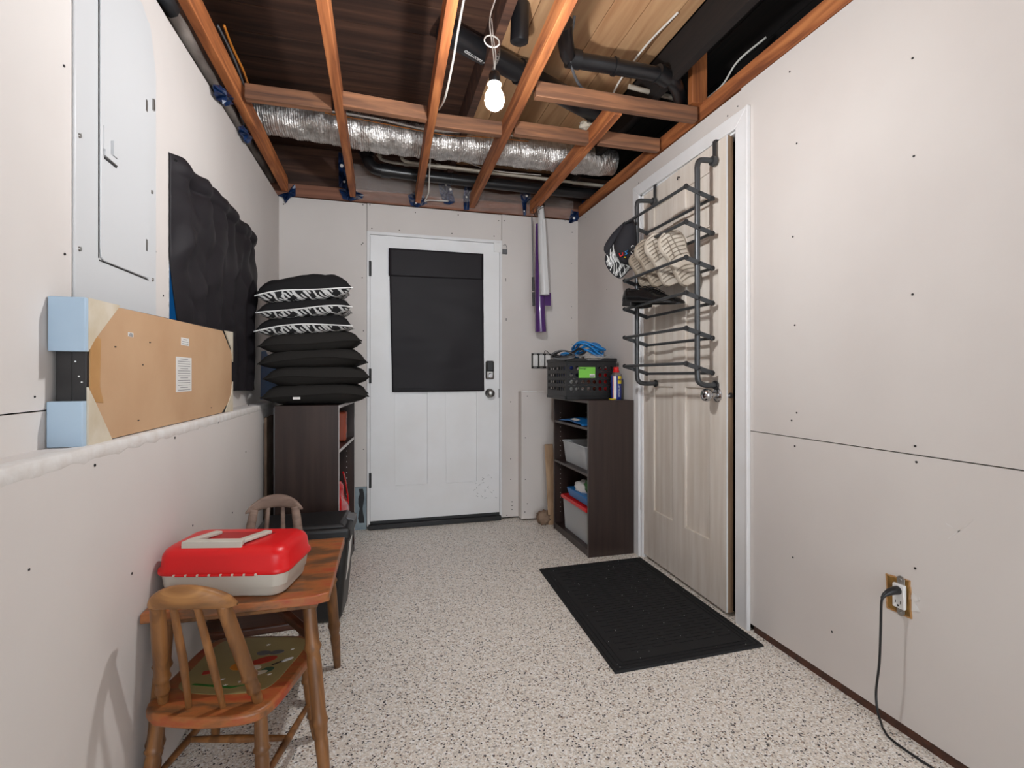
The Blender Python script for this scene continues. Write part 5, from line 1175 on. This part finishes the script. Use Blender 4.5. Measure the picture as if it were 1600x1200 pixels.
# cap hanging on the rack
hx = Vector((1.325, 2.545, 1.80))
ht = thing('baseball_cap', 'black cap with a black and white patterned brim hanging from the shoe rack', 'cap', hx)
EXH = Vector((CS, -SN, 0)); EZH = Vector((0, 0, 1)); ENH = Vector((-SN, -CS, 0))
hc = at(973, 370, 'y', 2.53)
def hp2(cx_, cy_, dep=0):      # crop units of the sketch -> point on the cap's own plane
    return hc+EXH*((cx_-233)*.000504)+EZH*((282-cy_)*.000504)+ENH*dep
def puff(poly, d0, front, back, n=5):
    cx_ = sum(p[0] for p in poly)/len(poly); cy_ = sum(p[1] for p in poly)/len(poly); m = mb(); N = len(poly); vs = []; lv = []
    for side, amt in ((1, front), (-1, back)):
        for k in range(n+1):
            if side == -1 and k == 0: continue
            s_ = math.cos(PI/2*k/n*.96); h = math.sin(PI/2*k/n)
            lv.append((side, k)); vs += [hp2(cx_+(x-cx_)*s_, cy_+(y-cy_)*s_, d0+side*amt*h) for x, y in poly]
    fs = []; rows = list(range(n+1))
    for a_, b_ in zip(rows, rows[1:]): fs += [(a_*N+i, a_*N+(i+1) % N, b_*N+(i+1) % N, b_*N+i) for i in range(N)]
    fs.append(tuple(n*N+i for i in range(N)))
    chain = [0]+list(range(n+1, 2*n+1))
    for a_, b_ in zip(chain, chain[1:]): fs += [(b_*N+i, b_*N+(i+1) % N, a_*N+(i+1) % N, a_*N+i) for i in range(N)]
    fs.append(tuple((2*n)*N+i for i in reversed(range(N)))); return m.add(vs, fs)
def sm2(poly, k=3):
    return [(p.x, p.y) for p in bez([(x, y, 0) for x, y in poly+[poly[0]]], k)[:-1]]
obj('crown', puff(sm2([(345, 85), (265, 125), (200, 225), (148, 340), (140, 440), (170, 520), (240, 592), (325, 575), (352, 520), (382, 400), (372, 200)]), .012, .045, .03), M['hat'], ht, smooth=True)
obj('side_panel', puff(sm2([(290, 105), (225, 135), (120, 240), (30, 385), (52, 465), (110, 400), (180, 300), (260, 200)]), -.012, .02, .03), M['hat'], ht, smooth=True)
obj('brim', puff(sm2([(150, 330), (75, 440), (42, 510), (55, 590), (105, 670), (190, 735), (235, 720), (292, 660), (330, 590), (300, 500), (200, 420)]), -.006, .014, .010), M['tribal_fine'], ht, smooth=True, label='brim with black and white pattern')
ol = sm2([(150, 330), (75, 440), (42, 510), (55, 590), (105, 670), (190, 735), (235, 720), (292, 660), (330, 590)])
obj('brim_edge', mb().tube([hp2(x, y, -.006) for x, y in ol[:-3]], .003, 6), M['hat'], ht, smooth=True)
def em(pts, m_, r=.003): obj('embroidery', mb().tube([hp2(x, y, dd) for x, y, dd in pts], r, 6), m_, ht, smooth=True)
em([(175, 485, .045), (185, 520, .046), (212, 512, .050), (210, 480, .052)], M['redpl'])
em([(262, 465, .058), (235, 475, .056), (258, 495, .056), (235, 510, .053)], M['bluerope']); em([(228, 530, .050), (246, 535, .050)], M['yellow'])
text('cap_lettering', 'CRAB', .030, hp2(312, 480, .062), (PI/2, PI/2, -TH+.25), M['white'], ht, ext=.001)
